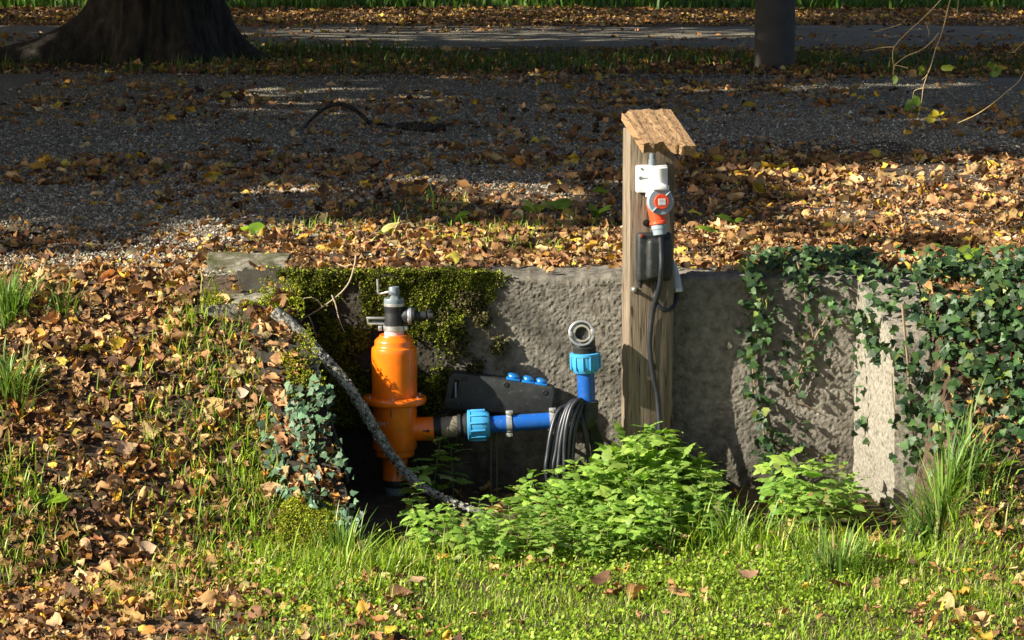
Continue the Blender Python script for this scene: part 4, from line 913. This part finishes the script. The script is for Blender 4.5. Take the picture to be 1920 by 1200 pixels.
# branch tips hanging into view at the upper right, from a tree beside the path
TB = (3.6, 2.2, ZT)
hb = thing('young_tree', 'thin drooping branches with few yellow green leaves hanging at the upper right', 'tree', TB)
mb = MB(); b = Vector(TB); mb.tube([b-Vector((0, 0, .15)), b+Vector((0, 0, .3)), b+Vector((-.05, 0, 1.4)), b+Vector((-.1, -.1, 2.6)), b+Vector((-.1, -.1, 3.6))], [.10, .08, .07, .055, .03], 14, 30, .05); mb.build('trunk', MAT['bark'], hb)
YB = 1.2; limb0 = b+Vector((-.08, -.06, 2.0)); hub = Vector(P(1800, -70, YB)); hub2 = Vector(P(1960, 30, YB))
mb = MB(); mb.tube([limb0, (limb0+hub)/2+Vector((0, 0, .35)), hub], [.03, .018, .008], 10, 20); mb.tube([limb0-Vector((0, 0, .3)), (limb0+hub2)/2+Vector((0, 0, .12)), hub2], [.025, .014, .006], 10, 20)
TWG = [[(1800, -70), (1790, -20), (1780, 5), (1768, 55), (1755, 90), (1745, 125), (1737, 145), (1731, 165), (1728, 190), (1722, 215), (1721, 225)], [(1800, -70), (1770, -10), (1750, 15), (1722, 42), (1700, 62), (1677, 88), (1674, 110), (1677, 130)], [(1677, 88), (1655, 89), (1640, 92), (1618, 96)],
       [(1760, 62), (1745, 80), (1725, 95), (1700, 105), (1678, 122), (1675, 135), (1676, 142)], [(1745, 125), (1736, 143), (1728, 150)], [(1731, 165), (1715, 170), (1711, 185)], [(1722, 198), (1735, 203), (1742, 208)], [(1675, 122), (1690, 124), (1702, 128)],
       [(1960, 30), (1940, 85), (1915, 145), (1890, 170), (1860, 195), (1830, 215), (1795, 231)], [(1690, 45), (1668, 52), (1639, 60)], [(1800, -70), (1797, 0), (1794, 30)], [(1735, 40), (1742, 60), (1740, 66)], [(1960, 30), (1905, 94), (1885, 94)]]
for w in TWG:
    r0 = .0026 if len(w) > 6 else .0017; mb.tube([P(a, c, YB+.03*math.sin(a*.05)) for a, c in w], list(np.linspace(r0, .0011, len(w))), 8)
mb.build('branches', M('twig_bark', (.46, .34, .15), .75, var=.25, vscale=40), hb)
LV = [(1676, 140, 20, -60, (.10, .17, .02)), (1728, 122, 18, -100, (.22, .26, .02)), (1742, 212, 34, -30, (.48, .40, .02)), (1750, 205, 24, -70, (.42, .34, .02)), (1735, 222, 22, -10, (.5, .44, .04)), (1708, 185, 30, -95, (.09, .17, .02)), (1716, 178, 26, -80, (.12, .22, .02)), (1764, 126, 26, -15, (.26, .32, .03)), (1738, 130, 22, 200, (.16, .22, .02)),
      (1850, 118, 22, -20, (.10, .18, .02)), (1862, 125, 28, -30, (.30, .26, .03)), (1855, 140, 30, 12, (.10, .2, .03)), (1880, 18, 18, -150, (.12, .2, .02)), (1870, 8, 16, -60, (.10, .18, .02)), (1722, 200, 18, -120, (.12, .2, .02))]
O = np.array([P(a, c, YB-.01) for a, c, *_ in LV]); A = np.array([rad(x[3]) for x in LV]); sz = np.array([x[2] for x in LV])/ppm(YB, 1.6)*1.1; D = np.stack([np.cos(A), rng.normal(0, .3, len(LV)), np.sin(A)], 1)
V, F, C = blades(T_LEAFLET, O, D, np.stack([rng.normal(0, .7, len(LV)), np.full(len(LV), -1.), rng.normal(.3, .4, len(LV))], 1), sz, np.array([x[4] for x in LV]), 1.2, 1.4, crumple=.04)
world_obj('leaves', V, F, MAT['green_leaf'], hb, C)

# ------------------------------------------------------------------ fallen leaves
def bankd(x, y):
    wx = wing_x(y); left = sst(wx+.02, wx-.06, x)*sst(-3.2, -2.4, y)
    return left*(y < .1)
allx = []; ally = []
L_LOBED = template5([0, .12, .25, .4, .52, .66, .76, .9, 1], [.05, .40, .26, .52, .24, .40, .17, .12, 0], -.15)
L_OVATE = template5([0, .1, .3, .5, .72, .9, 1], [.02, .2, .36, .38, .28, .12, 0])
L_BROAD = template5([0, .06, .22, .42, .62, .82, 1], [.1, .36, .50, .50, .42, .22, 0])
L_FRAG = template5([0, .2, .45, .7, 1], [.12, .3, .22, .34, .05], .2)
TM = [L_LOBED, L_BROAD, L_OVATE, L_FRAG]
def addl(xy): allx.append(xy[0]); ally.append(xy[1])
addl(scatter(-3.2, .3, -3.0, .1, 3300, lambda x, y: bankd(x, y)*np.clip(.85+.7*fbm(x*2.5, y*2.5, s=201), .2, 1)*np.maximum(.26, 1-sst(-1.15, -.6, x+.25*vnoise(x*3, y*3, s=208))*sst(-.9, -1.25, y))))
addl(scatter(-3.2, 3.2, .06, 1.6, 1900, lambda x, y: np.clip(.75+.9*fbm(x*1.6, y*1.6, s=202), .05, 1)*(1-.55*sst(-.9, -1.5, x)*sst(.2, .7, y))*np.clip(.35+sst(.05, .3, y-.1*(x < .45)*(x > -.1)), 0, 1)))
addl(scatter(-3.4, 3.4, 1.6, 5.4, 560, lambda x, y: np.clip(.42+1.3*fbm(x*.9, y*.7, s=203)+.35*sst(3, 1.5, y)+.55*sst(.7, 1.6, x)*sst(6, 4, y), .08, 1)))
addl(scatter(-4, 4, 5.0, 14.2, 190, lambda x, y: np.clip(.28+1.5*fbm(x*.6, y*.5, s=204), .05, 1)))
addl(scatter(-6, 7, 13.9, 19.8, 270, lambda x, y: np.clip(.55+1.0*fbm(x*.5, y*.6, s=205), .1, 1)))
addl(scatter(-7, 7.5, 19.8, 26.5, 70, lambda x, y: np.clip(.2+1.4*fbm(x*.4, y*.4, s=206), .05, 1)))
addl(scatter(-9, 9, 26.5, 35, 120))
addl(scatter(1.3, 3.2, -2.2, .1, 1900, lambda x, y: sst(1.45, 1.6, x)*np.clip(1.3+.9*y, .12, 1)))
addl(scatter(1.0, 1.7, -1.0, -.05, 300))
addl(scatter(-.6, 1.35, -.95, -.02, 170))
addl(scatter(-.9, 3.2, -3.2, -.9, 260, lambda x, y: np.clip(.35+1.2*fbm(x*1.5, y*1.5, s=228)+.35*sst(.6, 1.6, x), .08, 1)))
lx = np.concatenate(allx); ly = np.concatenate(ally)
onslab = (lx > -1.15) & (lx < -.84) & (ly > -.2) & (ly < .36) & (rng.random(len(lx)) < .93); lx, ly = lx[~onslab], ly[~onslab]
off_ = wing_x(ly)-lx; keep_ = off_ > .01; keep_ |= (ly > -.02) | (ly < -.98) | (lx > -.4) ; lx, ly = lx[keep_], ly[keep_]
hide = (lx > -.98) & (lx < 1.4) & (ly > -.03) & (ly < .06); lx, ly = lx[~hide], ly[~hide]
lz = H(lx, ly); off_ = wing_x(ly)-lx; onw = (off_ > -.02) & (off_ < .2) & (ly < 0) & (ly > -.95); lz = np.where(onw, np.maximum(lz, wing_top(ly)+.018), lz); lz = lz+np.where((ly < -.95) & (lx > -.45), rng.uniform(0, .028, len(lx)), 0); ontop = (lx > -1.0) & (lx < 1.42) & (ly >= .0) & (ly < .31); lz = np.where(ontop, .80, lz)
sz = np.clip(np.exp(rng.normal(math.log(.032), .46, len(lx))), .010, .085); sz = sz*(1+.5*sst(1.2, 5, ly))
far = ly > 4
colr = pick(BROWN, len(lx), .22)
yel = rng.random(len(lx)) < np.where(far, .09, .045); colr[yel] = pick([((.55, .36, .04), 3), ((.48, .40, .07), 2), ((.60, .45, .10), 1)], int(yel.sum()))
V, F, C = lying(lx, ly, lz, sz, colr, TM)
tag(link('fallen_leaves', npmesh('fallen_leaves', V, F, MAT['dry_leaf'], C)), 'dry brown autumn leaf litter covering bank, wall top and path', 'leaves', kind='stuff')
# single leaves that stand out
def one_leaf(px, py, size, col, label, tm=T_LOBED, ang=0.6, tilt=.25, group=None):
    p = G(px, py); n = Hn(np.array([p[0]]), np.array([p[1]]))+np.array([[0, -tilt, 0]])+rng.normal(0, .12, (1, 3))
    V, F, C = blades(tm, np.zeros((1, 3)), np.array([[math.cos(ang), math.sin(ang), .15]]), n, np.array([size]), np.array([col]), .9, 1.0, crumple=.03, centre=.5)
    o = link('leaf', npmesh('leaf', V, F, MAT['dry_leaf'], C)); o.location = (p[0], p[1], H(p[0], p[1])+.028); return tag(o, label, 'leaf', group)
Ylw = (.70, .47, .05)
one_leaf(222, 660, 0.064, Ylw, 'bright yellow crumpled leaf on the open left bank')
one_leaf(488, 610, 0.056, (.72, .55, .16), 'pale yellow leaf just left of the lichen branch top')
one_leaf(495, 752, 0.056, (.62, .47, .30), 'pale tan leaf above the ivy patch on the left bank', T_BROAD, 1.2)
one_leaf(455, 752, 0.045, (.60, .46, .32), 'pale beige leaf among grass left of the ivy patch', T_BROAD, .2)
one_leaf(278, 1045, 0.060, (.50, .36, .22), 'large tan curled leaf low on the left bank', T_BROAD, .4)
one_leaf(240, 860, 0.075, (.48, .31, .19), 'large light brown lobed leaf in the middle of the left bank')
one_leaf(1405, 1095, 0.075, (.34, .20, .12), 'big dark brown crumpled leaf lying on the lawn')
one_leaf(780, 1105, 0.056, (.42, .27, .16), 'tan curled leaf on the lawn below the moss topped stone', T_BROAD, 2)
one_leaf(590, 455, 0.045, (.62, .56, .36), 'pale cream leaf standing on the litter above the mossy wall', T_OVATE, 1.2)
one_leaf(612, 515, 0.053, (.70, .45, .05), 'golden yellow leaf at the wall edge above the pale twig', T_LOBED, .3)
one_leaf(1370, 440, 0.053, (.62, .49, .27), 'pale leaf lying behind the wall right of the wooden post', T_BROAD, .5)
one_leaf(912, 772, 0.034, (.62, .42, .10), 'small yellow leaf', T_BROAD, .2) if False else None

# ------------------------------------------------------------------ grass and lawn cover
gp = []
def wpatch(px, py, rx_, ry_, n, h, pal=GREENS, w=.003, lean=.55):
    c = G(px, py); x = rng.normal(c[0], rx_, n); y = rng.normal(c[1], ry_, n)
    wxx = wing_x(y); ok = ~((x > wxx-.02) & (x < 1.3) & (y > -.08) & (y < .02)); x, y = x[ok], y[ok]
    gp.append(grass_blades(x, y, H(x, y), h*np.exp(rng.normal(0, .35, len(x))), pick(pal, len(x)), w*rng.uniform(.5, 1.2, len(x)), lean))
def lawn_d(x, y): return np.clip(sst(-1.05, -.55, x+.25*vnoise(x*3, y*3, s=221))*sst(-.85, -1.15, y+.12*vnoise(x*4, y*2, s=222)-.12*sst(.9, 2.2, x))*np.clip(.8+.8*fbm(x*3, y*3, s=223), .12, 1), 0, 1)
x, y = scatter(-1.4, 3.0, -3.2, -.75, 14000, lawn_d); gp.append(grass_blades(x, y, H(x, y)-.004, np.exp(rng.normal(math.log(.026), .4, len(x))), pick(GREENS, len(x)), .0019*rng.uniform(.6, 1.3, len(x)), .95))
x, y = scatter(-3.0, -.5, -3.0, -.1, 2300, lambda x, y: bankd(x, y)*np.clip(3.2*fbm(x*2.4, y*2.4, s=225, o=3)-.62+1.15*sst(-1.4, -.95, x)*sst(-.05, -.3, y), 0, 1)); gp.append(grass_blades(x, y, H(x, y), rng.uniform(.035, .10, len(x)), pick(GREENS, len(x)), .0017, .85))
for a in ((370, 640, .07, .10, 182, 0.055), (330, 790, .13, .16, 364, 0.050), (420, 700, .08, .16, 210, 0.044), (390, 900, .10, .14, 237, 0.044), (510, 960, .10, .12, 294, 0.055), (480, 880, .08, .1, 182, 0.050), (560, 1030, .14, .12, 350, 0.050), (640, 1060, .15, .1, 420, 0.055), (350, 1010, .10, .1, 182, 0.039), (30, 930, .10, .12, 266, 0.055), (20, 1060, .12, .1, 210, 0.044), (690, 1110, .12, .08, 280, 0.050), (470, 1100, .16, .1, 251, 0.039),
          (420, 500, .05, .1, 84, 0.033), (330, 580, .1, .1, 84, 0.028), (1420, 1030, .16, .06, 420, 0.078), (1560, 1040, .16, .06, 420, 0.072), (1340, 1010, .12, .06, 300, 0.072), (720, 1080, .15, .07, 420, 0.078), (850, 455, .2, .12, 260, 0.030), (960, 430, .3, .2, 320, 0.036), (1000, 470, .15, .08, 200, 0.030), (580, 430, .1, .2, 112, 0.033), (800, 390, .15, .3, 120, 0.048), (1800, 1050, .25, .1, 400, 0.042), (1880, 980, .2, .1, 260, 0.060), (1600, 1120, .3, .1, 700, 0.036)): wpatch(*a)
DARKG = [((.05, .10, .015), 3), ((.09, .15, .02), 3), ((.13, .17, .03), 1)]
x, y = scatter(-6, 7, 14.0, 19.5, 260, lambda x, y: np.clip(.15+1.3*fbm(x*.5, y*.8, s=231)+.6*sst(-.5, -1.5, x)*sst(-4, -2.5, x), 0, 1)); gp.append(grass_blades(x, y, H(x, y), rng.uniform(.05, .16, len(x)), pick(DARKG, len(x)), .007, .5))
x, y = scatter(-13, 13, 33.5, 62, 80, lambda x, y: sst(33.5, 36, y)); gp.append(grass_blades(x, y, H(x, y), rng.uniform(.12, .3, len(x)), pick([((.07, .15, .02), 3), ((.11, .2, .02), 2)], len(x)), .025, .4))
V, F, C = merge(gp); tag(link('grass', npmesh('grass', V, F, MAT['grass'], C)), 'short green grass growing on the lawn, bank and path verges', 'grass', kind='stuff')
# small round leaved cover in the lawn
x, y = scatter(-1.2, 3.0, -3.2, -.8, 7500, lambda x, y: lawn_d(x, y)*np.clip(.45+2.0*fbm(x*2.2, y*2.2, s=227), .04, 1)*sst(1.5, .2, x+.3*y))
n = len(x); z = H(x, y)+rng.uniform(.008, .035, n); N = rng.normal(0, .6, (n, 3))+[-.25, -.25, .8]; a = rng.uniform(0, 6.28, n)
V, F, C = blades(T_ROUND, np.stack([x, y, z], 1), np.stack([np.cos(a), np.sin(a), .1*np.ones(n)], 1), N, rng.uniform(.006, .014, n), pick([((.22, .34, .025), 4), ((.31, .43, .035), 4), ((.14, .24, .02), 2), ((.40, .43, .08), 1)], n), .8, .9)
tag(link('ground_cover', npmesh('ground_cover', V, F, MAT['green_leaf'], C)), 'small bright round leaved ground cover mixed into the lawn', 'ground cover', kind='stuff')

def tuft(label, px, py, n, h, spread, lean=.5, w=.004, pal=GREENS, group=None):
    c = G(px, py); o = thing('grass_tuft', label, 'grass tuft', c, 0, group)
    a = rng.uniform(0, 6.28, n); r = np.abs(rng.normal(0, spread, n)); x = c[0]+np.cos(a)*r; y = c[1]+np.sin(a)*r
    V, F, C = grass_blades(x, y, H(x, y)-.005, h*rng.uniform(.55, 1.15, n), pick(pal, n), w*rng.uniform(.6, 1.2, n), lean, lean_dir=a+rng.normal(0, .5, n))
    world_obj('blades', V, F, MAT['grass'], o, C); return o
LONGG = [((.15, .26, .045), 4), ((.21, .33, .055), 3), ((.09, .17, .035), 2), ((.42, .38, .17), .8)]
tuft('tall lush grass tuft in front of the ivy right of the pale wing wall', 1765, 985, 300, .27, .065, .85, .0042, LONGG)
tuft('shorter grass tuft on the lawn edge beside the right nettle clump', 1560, 1075, 150, .17, .07, .55, .0036, LONGG)
tuft('loose grass tuft between the two nettle clumps', 1370, 1020, 130, .17, .06, .65, .0034, LONGG)
tuft('dense grass tuft at the left picture edge beside the leaf covered bank top', 15, 600, 200, .19, .055, .5, .0034, LONGG)
tuft('lower dense grass tuft on the left bank edge below another tuft', 15, 745, 200, .17, .055, .55, .0034, LONGG)
tuft('small dark grass tuft among brown leaves high on the left bank', 115, 585, 70, .12, .03, .7, .003, LONGG)
tuft('loose grass tuft at the foot of the moss topped stone', 640, 1045, 150, .16, .07, .7, .003, LONGG)
tuft('thin upright grass tuft in leaves right of the tall grass', 1835, 930, 60, .2, .06, .5, .003, LONGG)

# ------------------------------------------------------------------ nettles
NET = [((.25, .40, .065), 4), ((.33, .49, .09), 3), ((.16, .29, .045), 2.5), ((.42, .52, .17), .8), ((.38, .33, .10), .25)]
def nettle_mesh(h, seed):
    r = np.random.default_rng(seed); st = MB(); bend = r.normal(0, .10, 2); nn = int(h/.038)+2; O = []; D = []; N_ = []; S_ = []
    pts = [Vector((bend[0]*h*(t**1.6), bend[1]*h*(t**1.6), t*h)) for t in np.linspace(0, 1, 6)]; st.tube(pts, [.0026, .0025, .0023, .002, .0017, .001], 7, 16)
    ph = r.uniform(0, 3)
    for k in range(nn):
        t = .16+.84*k/(nn-1); p = np.array([bend[0]*h*t**1.6, bend[1]*h*t**1.6, t*h]); s = (.042+.066*math.sin(math.pi*min(1, (1.04-t)*1.05+.04)))*r.uniform(.85, 1.2)*(.8 if t < .35 else 1)
        for q_ in (0, 1):
            a = ph+k*math.pi/2+q_*math.pi+r.normal(0, .22); el = (.75*t-.25)+r.normal(0, .2); d = np.array([math.cos(a)*math.cos(el), math.sin(a)*math.cos(el), math.sin(el)])
            O.append(p+d*.012); D.append(d); N_.append(np.array([-math.cos(a)*math.sin(el), -math.sin(a)*math.sin(el), 1])+r.normal(0, .25, 3)+np.array([-.1, -.25, 0])); S_.append(s)
    for k in range(4):
        a = r.uniform(0, 6.28); O.append(np.array([bend[0]*h, bend[1]*h, h])); D.append(np.array([math.cos(a), math.sin(a), 1.0])); N_.append(np.array([-math.cos(a), -math.sin(a), .8])); S_.append(.034)
    return st, np.array(O), np.array(D), np.array(N_), np.array(S_)
def nettle_kind(h, seed, pal, scale=1.0):
    st, O, D, N_, S_ = nettle_mesh(h, seed); n = len(O)
    V, F, C = blades(T_NETTLE, O, D, N_, S_*scale, pick(pal, n, .14), -.7, -.35, crumple=.02, fold=-.05, cvar=.07)
    o = thing('stinging_nettle', 'nettle', 'nettle'); st.build('stem', MAT['stem'], o); link('leaves', npmesh('nettle_leaves', V, F, MAT['green_leaf'], C), o); return o
def copy_thing(src, loc, rz, sc, label, group, tilt=(0, 0)):
    o = src.copy(); COL.objects.link(o); o.location = loc; o.rotation_euler = (tilt[0], tilt[1], rz); o.scale = (sc, sc, sc); tag(o, label, 'nettle', group)
    for ch in list(src.children): c = ch.copy(); COL.objects.link(c); c.parent = o
    return o
kinds = [nettle_kind(hh_, 300+i, NET) for i, hh_ in enumerate((.20, .24, .27, .22, .30, .26, .18))]
used = set()
def put_nettle(x, y, hgt, label, group):
    i = random.randrange(len(kinds)); src = kinds[i]; base = (.20, .24, .27, .22, .30, .26, .18)[i]; sc = max(.50, min(1.5, hgt/base)); loc = (x, y, float(H(x, y))-.01); rz = random.uniform(0, 6.28); tl = (random.gauss(0, .14), random.gauss(0, .14))
    if i not in used:
        used.add(i); src.location = loc; src.rotation_euler = (*tl, rz); src.scale = (sc,)*3; tag(src, label, 'nettle', group); return src
    return copy_thing(src, loc, rz, sc, label, group, tl)
# main patch: outline on the ground, height from where its top shows in the photograph
spots = []; tries = 0
def patch_h(x, y):
    """canopy height of the main patch"""
    b = np.interp(x, [-.3, -.15, .08, .28, .48, .66, .8], [.06, .07, .13, .185, .25, .175, .10]); return b*(.55+.45*sst(-1.15, -.45, y))
while len(spots) < 150 and tries < 9000:
    tries += 1; x = random.uniform(-.32, .80); y = random.uniform(-1.24, -.14)
    lim = -.62+.55*x if x > -.05 else -.66+.1*x      # patch leans back to the post on the right
    if y > min(-.15, -.50+1.05*(x+.02)): continue
    if x > .72: continue
    if x > .30 and y < -1.22+.80*(x-.30): continue
    if x < -.15 and y < -1.16+.5*(-.15-x): continue
    if abs(x-.49) < .12 and y > -.16: continue
    if x < .35 and y > -.42: continue
    if x < .03 and y > -.80: continue
    if min([math.hypot(x-a, y-b) for a, b in spots] or [9]) < .056: continue
    spots.append((x, y)); put_nettle(x, y, float(patch_h(x, y))*random.uniform(.85, 1.15), 'pale green stinging nettle in the sunlit patch in front of the post', 'nettles in the sunlit patch')
for k, (a, b, hh_) in enumerate(((812, 945, .24), (770, 955, .16), (850, 940, .20), (792, 985, .11), (765, 1000, .12))):
    p = G(a, b); put_nettle(p[0], p[1], hh_, 'dark shaded nettle right beside the base of the orange filter', 'nettles beside the orange filter')
for k, (a, b, hh_) in enumerate(((1458, 975, .17), (1475, 985, .20), (1500, 970, .23), (1530, 985, .23), (1560, 970, .20), (1590, 985, .17), (1500, 1005, .16), (1540, 1005, .16), (1575, 1005, .14), (1470, 1010, .13), (1615, 990, .12), (1462, 1000, .15), (1520, 1010, .14), (1600, 965, .15), (1485, 960, .2), (1545, 960, .2))):
    p = G(a, b); put_nettle(p[0], p[1], hh_, 'nettle in the small clump at the foot of the ivy strands', 'nettles in the right clump')

# ------------------------------------------------------------------ ivy
IVY = [((.028, .062, .018), 4), ((.044, .092, .024), 4), ((.018, .042, .016), 3.5), ((.085, .14, .045), 1.4), ((.16, .20, .045), .6)]
def ivy(label, pts, nrm, size, vines, name='ivy', pal=IVY, flat=.5):
    c = pts.mean(0); o = thing(name, label, 'ivy', c); n = len(pts)
    Nn = nrm+rng.normal(0, flat, (n, 3))+[-.10, -.12, .10]; D = np.stack([rng.normal(0, .8, n), rng.normal(-.15, .3, n), rng.normal(-.6, .6, n)], 1); Nn /= np.linalg.norm(Nn, axis=1, keepdims=True); D = D-Nn*(D*Nn).sum(1, keepdims=True)
    V, F, C = blades(T_IVY, pts, D, Nn, size*.78, pick(pal, n, .25), rng.normal(-.3, .3, n), rng.normal(.35, .3, n), crumple=.02, centre=.4, cvar=.05); world_obj('leaves', V, F, MAT['ivy_leaf'], o, C)
    if vines:
        mb = MB()
        for w, r in vines: mb.tube(w, list(np.linspace(r*1.35, r*.8, len(w))), 7)
        mb.build('stems', MAT['vine'], o)
    return o
def along(path, n, jit, Y):
    """points along a pixel path on the wall plane"""
    A = np.array([P(a, b, Y) for a, b in path]); t = rng.uniform(0, len(A)-1.001, n); i = t.astype(int); u = (t-i)[:, None]
    p = A[i]*(1-u)+A[i+1]*u; p[:, 0] += rng.normal(0, jit, n); p[:, 2] += rng.normal(0, jit*.6, n); p[:, 1] -= rng.uniform(0, .05, n)*(1+rng.random(n)); return p
VV = lambda path, Y: [P(a, b, Y) for a, b in path]
WN = np.array([0, -1., .15])
pA = [(1402, 470), (1408, 520), (1412, 570), (1418, 620), (1412, 680), (1416, 730), (1428, 790), (1440, 850), (1455, 890)]
p1_ = along(pA, 190, .026, -.02); ivy('long ivy strand hanging down the wall nearest the wooden post', p1_, np.tile(WN, (len(p1_), 1)), rng.uniform(.026, .052, len(p1_)), [(VV(pA, -.012), .004), (VV([(1412, 500), (1430, 540), (1428, 600), (1445, 660)], -.02), .002)])
pB = [(1492, 480), (1505, 530), (1515, 590), (1525, 640), (1505, 690), (1480, 740)]
pB2 = [(1525, 640), (1548, 600), (1560, 590)]; pB3 = [(1470, 745), (1490, 750), (1530, 770)]
p2_ = np.concatenate([along(pB, 85, .035, -.02), along(pB2, 12, .02, -.02), along([(1500, 780), (1480, 830), (1460, 880)], 22, .05, -.02), along([(1440, 560), (1470, 620), (1450, 700)], 18, .03, -.01)])
ivy('sparse crossing ivy strands on the shaded wall beside the pale wing wall', p2_, np.tile(WN, (len(p2_), 1)), rng.uniform(.022, .048, len(p2_)), [(VV(pB, -.015), .0035), (VV(pB2, -.02), .003), (VV(pB3, -.02), .002), (VV([(1512, 625), (1500, 690), (1480, 735)], -.03), .004)])
# cover on the wall top
n = 680; x = rng.uniform(.86, 1.36, n); y = rng.uniform(-.05, .42, n); k = rng.random(n) < np.clip(.8+fbm(x*5, y*5, s=241)-.7*sst(1.0, .86, x), 0, 1); x, y = x[k], y[k]; z = np.maximum(H(x, y), .80)+rng.uniform(.01, .05, len(x))-np.where(y < 0, rng.random(len(x))*.10, 0)
ivy('dark ivy mat lying over the top of the wall in the post shadow', np.stack([x, y, z], 1), np.tile([0, -.35, .8], (len(x), 1)), rng.uniform(.026, .05, len(x)), None)
# wing top mass, cap strands
n = 190; x = rng.uniform(1.25, 1.56, n); y = rng.uniform(-.46, .02, n); z = .80+.34*y+rng.uniform(.0, .05, n)-np.where(y < -.38, rng.random(n)*.12, 0)
pw = np.stack([x, y, z], 1)
pC = np.concatenate([along([(1700, 640), (1702, 700), (1706, 760), (1712, 820), (1722, 880)], 95, .034, -.44), along([(1735, 600), (1742, 680), (1738, 740), (1745, 800), (1740, 860)], 70, .04, -.43), along([(1600, 620), (1604, 700), (1606, 800), (1612, 880)], 16, .015, -.1), along([(1585, 570), (1605, 610), (1635, 630), (1655, 660), (1665, 690)], 85, .032, -.20)])
pw = np.concatenate([pw, pC]); nn = np.concatenate([np.tile([0, -.5, .7], (n, 1)), np.tile(WN, (len(pC), 1))])
ivy('ivy capping the pale wing wall and trailing down its front end', pw, nn, rng.uniform(.026, .056, len(pw)), [(VV([(1692, 570), (1696, 620), (1702, 680), (1704, 720)], -.47), .004), (VV([(1704, 720), (1708, 780), (1716, 830), (1730, 870)], -.45), .003), (VV([(1672, 700), (1676, 760), (1690, 840)], -.45), .002)])
# right mass on the bank
n = 3000; x = rng.uniform(1.46, 2.2, n); y = rng.uniform(-.85, .25, n); dn = np.clip(.80+1.9*fbm(x*4.5, y*4.5, s=243)-1.0*sst(1.75, 2.1, x)*sst(-.3, -.7, y)-.6*sst(1.75, 2.15, x), 0, 1)*(1-.6*sst(-.2, .15, y)); k = rng.random(n) < dn; x, y = x[k], y[k]; n = len(x)
z = H(x, y)+rng.uniform(.01, .09, n); ivy('dense dark ivy mass covering the bank right of the wing wall', np.stack([x, y, z], 1), Hn(x, y)*[1, 1, .8]+[0, -.3, 0], rng.uniform(.028, .06, n), [([np.array([1.62, -.43, .5]), np.array([1.66, -.55, .4]), np.array([1.70, -.7, .25])], .004)])
n = 190; x = rng.uniform(1.44, 1.54, n); y = rng.uniform(-.80, -.43, n); z = rng.random(n)*np.maximum(H(np.full(n, 1.6), y), .1)
ivy('narrow ivy curtain hanging between the wing wall end and the bank', np.stack([x, y-.03*rng.random(n), z+.03], 1), np.tile([-.3, -1., .2], (n, 1)), rng.uniform(.028, .056, n), None)
# loose runners further back on the upper ground
n = 420; x = rng.uniform(1.25, 2.4, n); y = rng.uniform(.1, 1.1, n); k = rng.random(n) < np.clip(.1+1.5*fbm(x*3, y*3, s=244), 0, 1)*sst(1.2, .4, y); x, y = x[k], y[k]; n = len(x)
ivy('scattered ivy runners in leaf litter behind the right bank top', np.stack([x, y, H(x, y)+rng.uniform(.02, .06, n)], 1), np.tile([0, -.25, 1.], (n, 1)), rng.uniform(.03, .055, n), None, pal=[((.06, .14, .04), 3), ((.10, .19, .05), 2)])
# left patch beside the wing
n = 560; y = rng.uniform(-1.02, -.56, n); off = rng.uniform(-.02, .26, n); x = wing_x(y)-off; dn = np.clip(.75+1.8*fbm(x*7, y*7, s=245)-1.1*sst(.12, .26, off+.22*(y+.7))-.4*sst(-.6, -.42, y), 0, 1); k = rng.random(n) < dn; x, y, off = x[k], y[k], off[k]
z = np.maximum(H(x, y), np.where(off < .15, wing_top(y)+.02, 0))+rng.uniform(.03, .075, len(x)); ivy('blue green ivy patch on the left bank along the wing wall', np.stack([x, y, z], 1), np.tile([-.45, -.5, .6], (len(x), 1)), rng.uniform(.024, .048, len(x)), None, pal=[((.075, .14, .075), 4), ((.11, .19, .10), 3), ((.045, .085, .045), 3)])
big = np.array([G(a, b) for a, b in ((515, 780), (540, 790), (560, 768), (572, 780), (552, 800), (520, 815), (575, 800), (530, 770), (548, 760))]); big[:, 2] += .05
ivy('few large ivy leaves above the left ivy patch', big, np.tile([-.1, -.7, .7], (len(big), 1)), rng.uniform(.055, .08, len(big)), None, pal=[((.085, .16, .085), 3), ((.12, .21, .11), 2)], flat=.2)

# ------------------------------------------------------------------ small broad leaved weeds
def weed(px, py, size, nl, label, group=None, col=GREENS):
    c = G(px, py); o = thing('weed', label, 'weed', c, 0, group); a = rng.uniform(0, 6.28, nl); el = rng.uniform(.5, 1.15, nl); D = np.stack([np.cos(a)*np.cos(el), np.sin(a)*np.cos(el), np.sin(el)], 1)
    V, F, C = blades(T_LONG if nl > 4 else T_OVATE, np.zeros((nl, 3))+[0, 0, .0]+np.array(c), D, np.stack([-np.cos(a), -np.sin(a)-.5, np.ones(nl)*.6], 1), size*rng.uniform(.7, 1.15, nl), pick(col, nl), -.8, .7, crumple=.02); world_obj('leaves', V, F, MAT['green_leaf'], o, C)
    return o
for a, b, s_, nl in ((855, 420, .10, 5), (1005, 398, .09, 4), (1050, 395, .10, 4), (1118, 408, .09, 5), (1345, 440, .10, 5), (1375, 420, .08, 3), (815, 375, .08, 3), (720, 445, .09, 4), (480, 440, .08, 4), (500, 432, .07, 3), (1130, 365, .07, 3)):
    weed(a, b, s_, nl, 'small broad leaved green weed growing through leaves behind the wall', 'weeds behind the wall')
weed(90, 940, .10, 3, 'round leaved weed low at the left edge of the bank')
weed(1795, 500, .13, 6, 'upright green weed rising from the ivy above the right bank')
weed(1850, 720, .11, 4, 'pale green weed sprig at the right edge of the ivy mass')
weed(1870, 880, .09, 5, 'leafy weed in brown leaves right of the tall grass')
weed(1700, 1060, .10, 6, 'leafy weed on the lawn below the tall grass')
weed(1660, 1040, .08, 5, 'low leafy weed right of the short grass tuft')
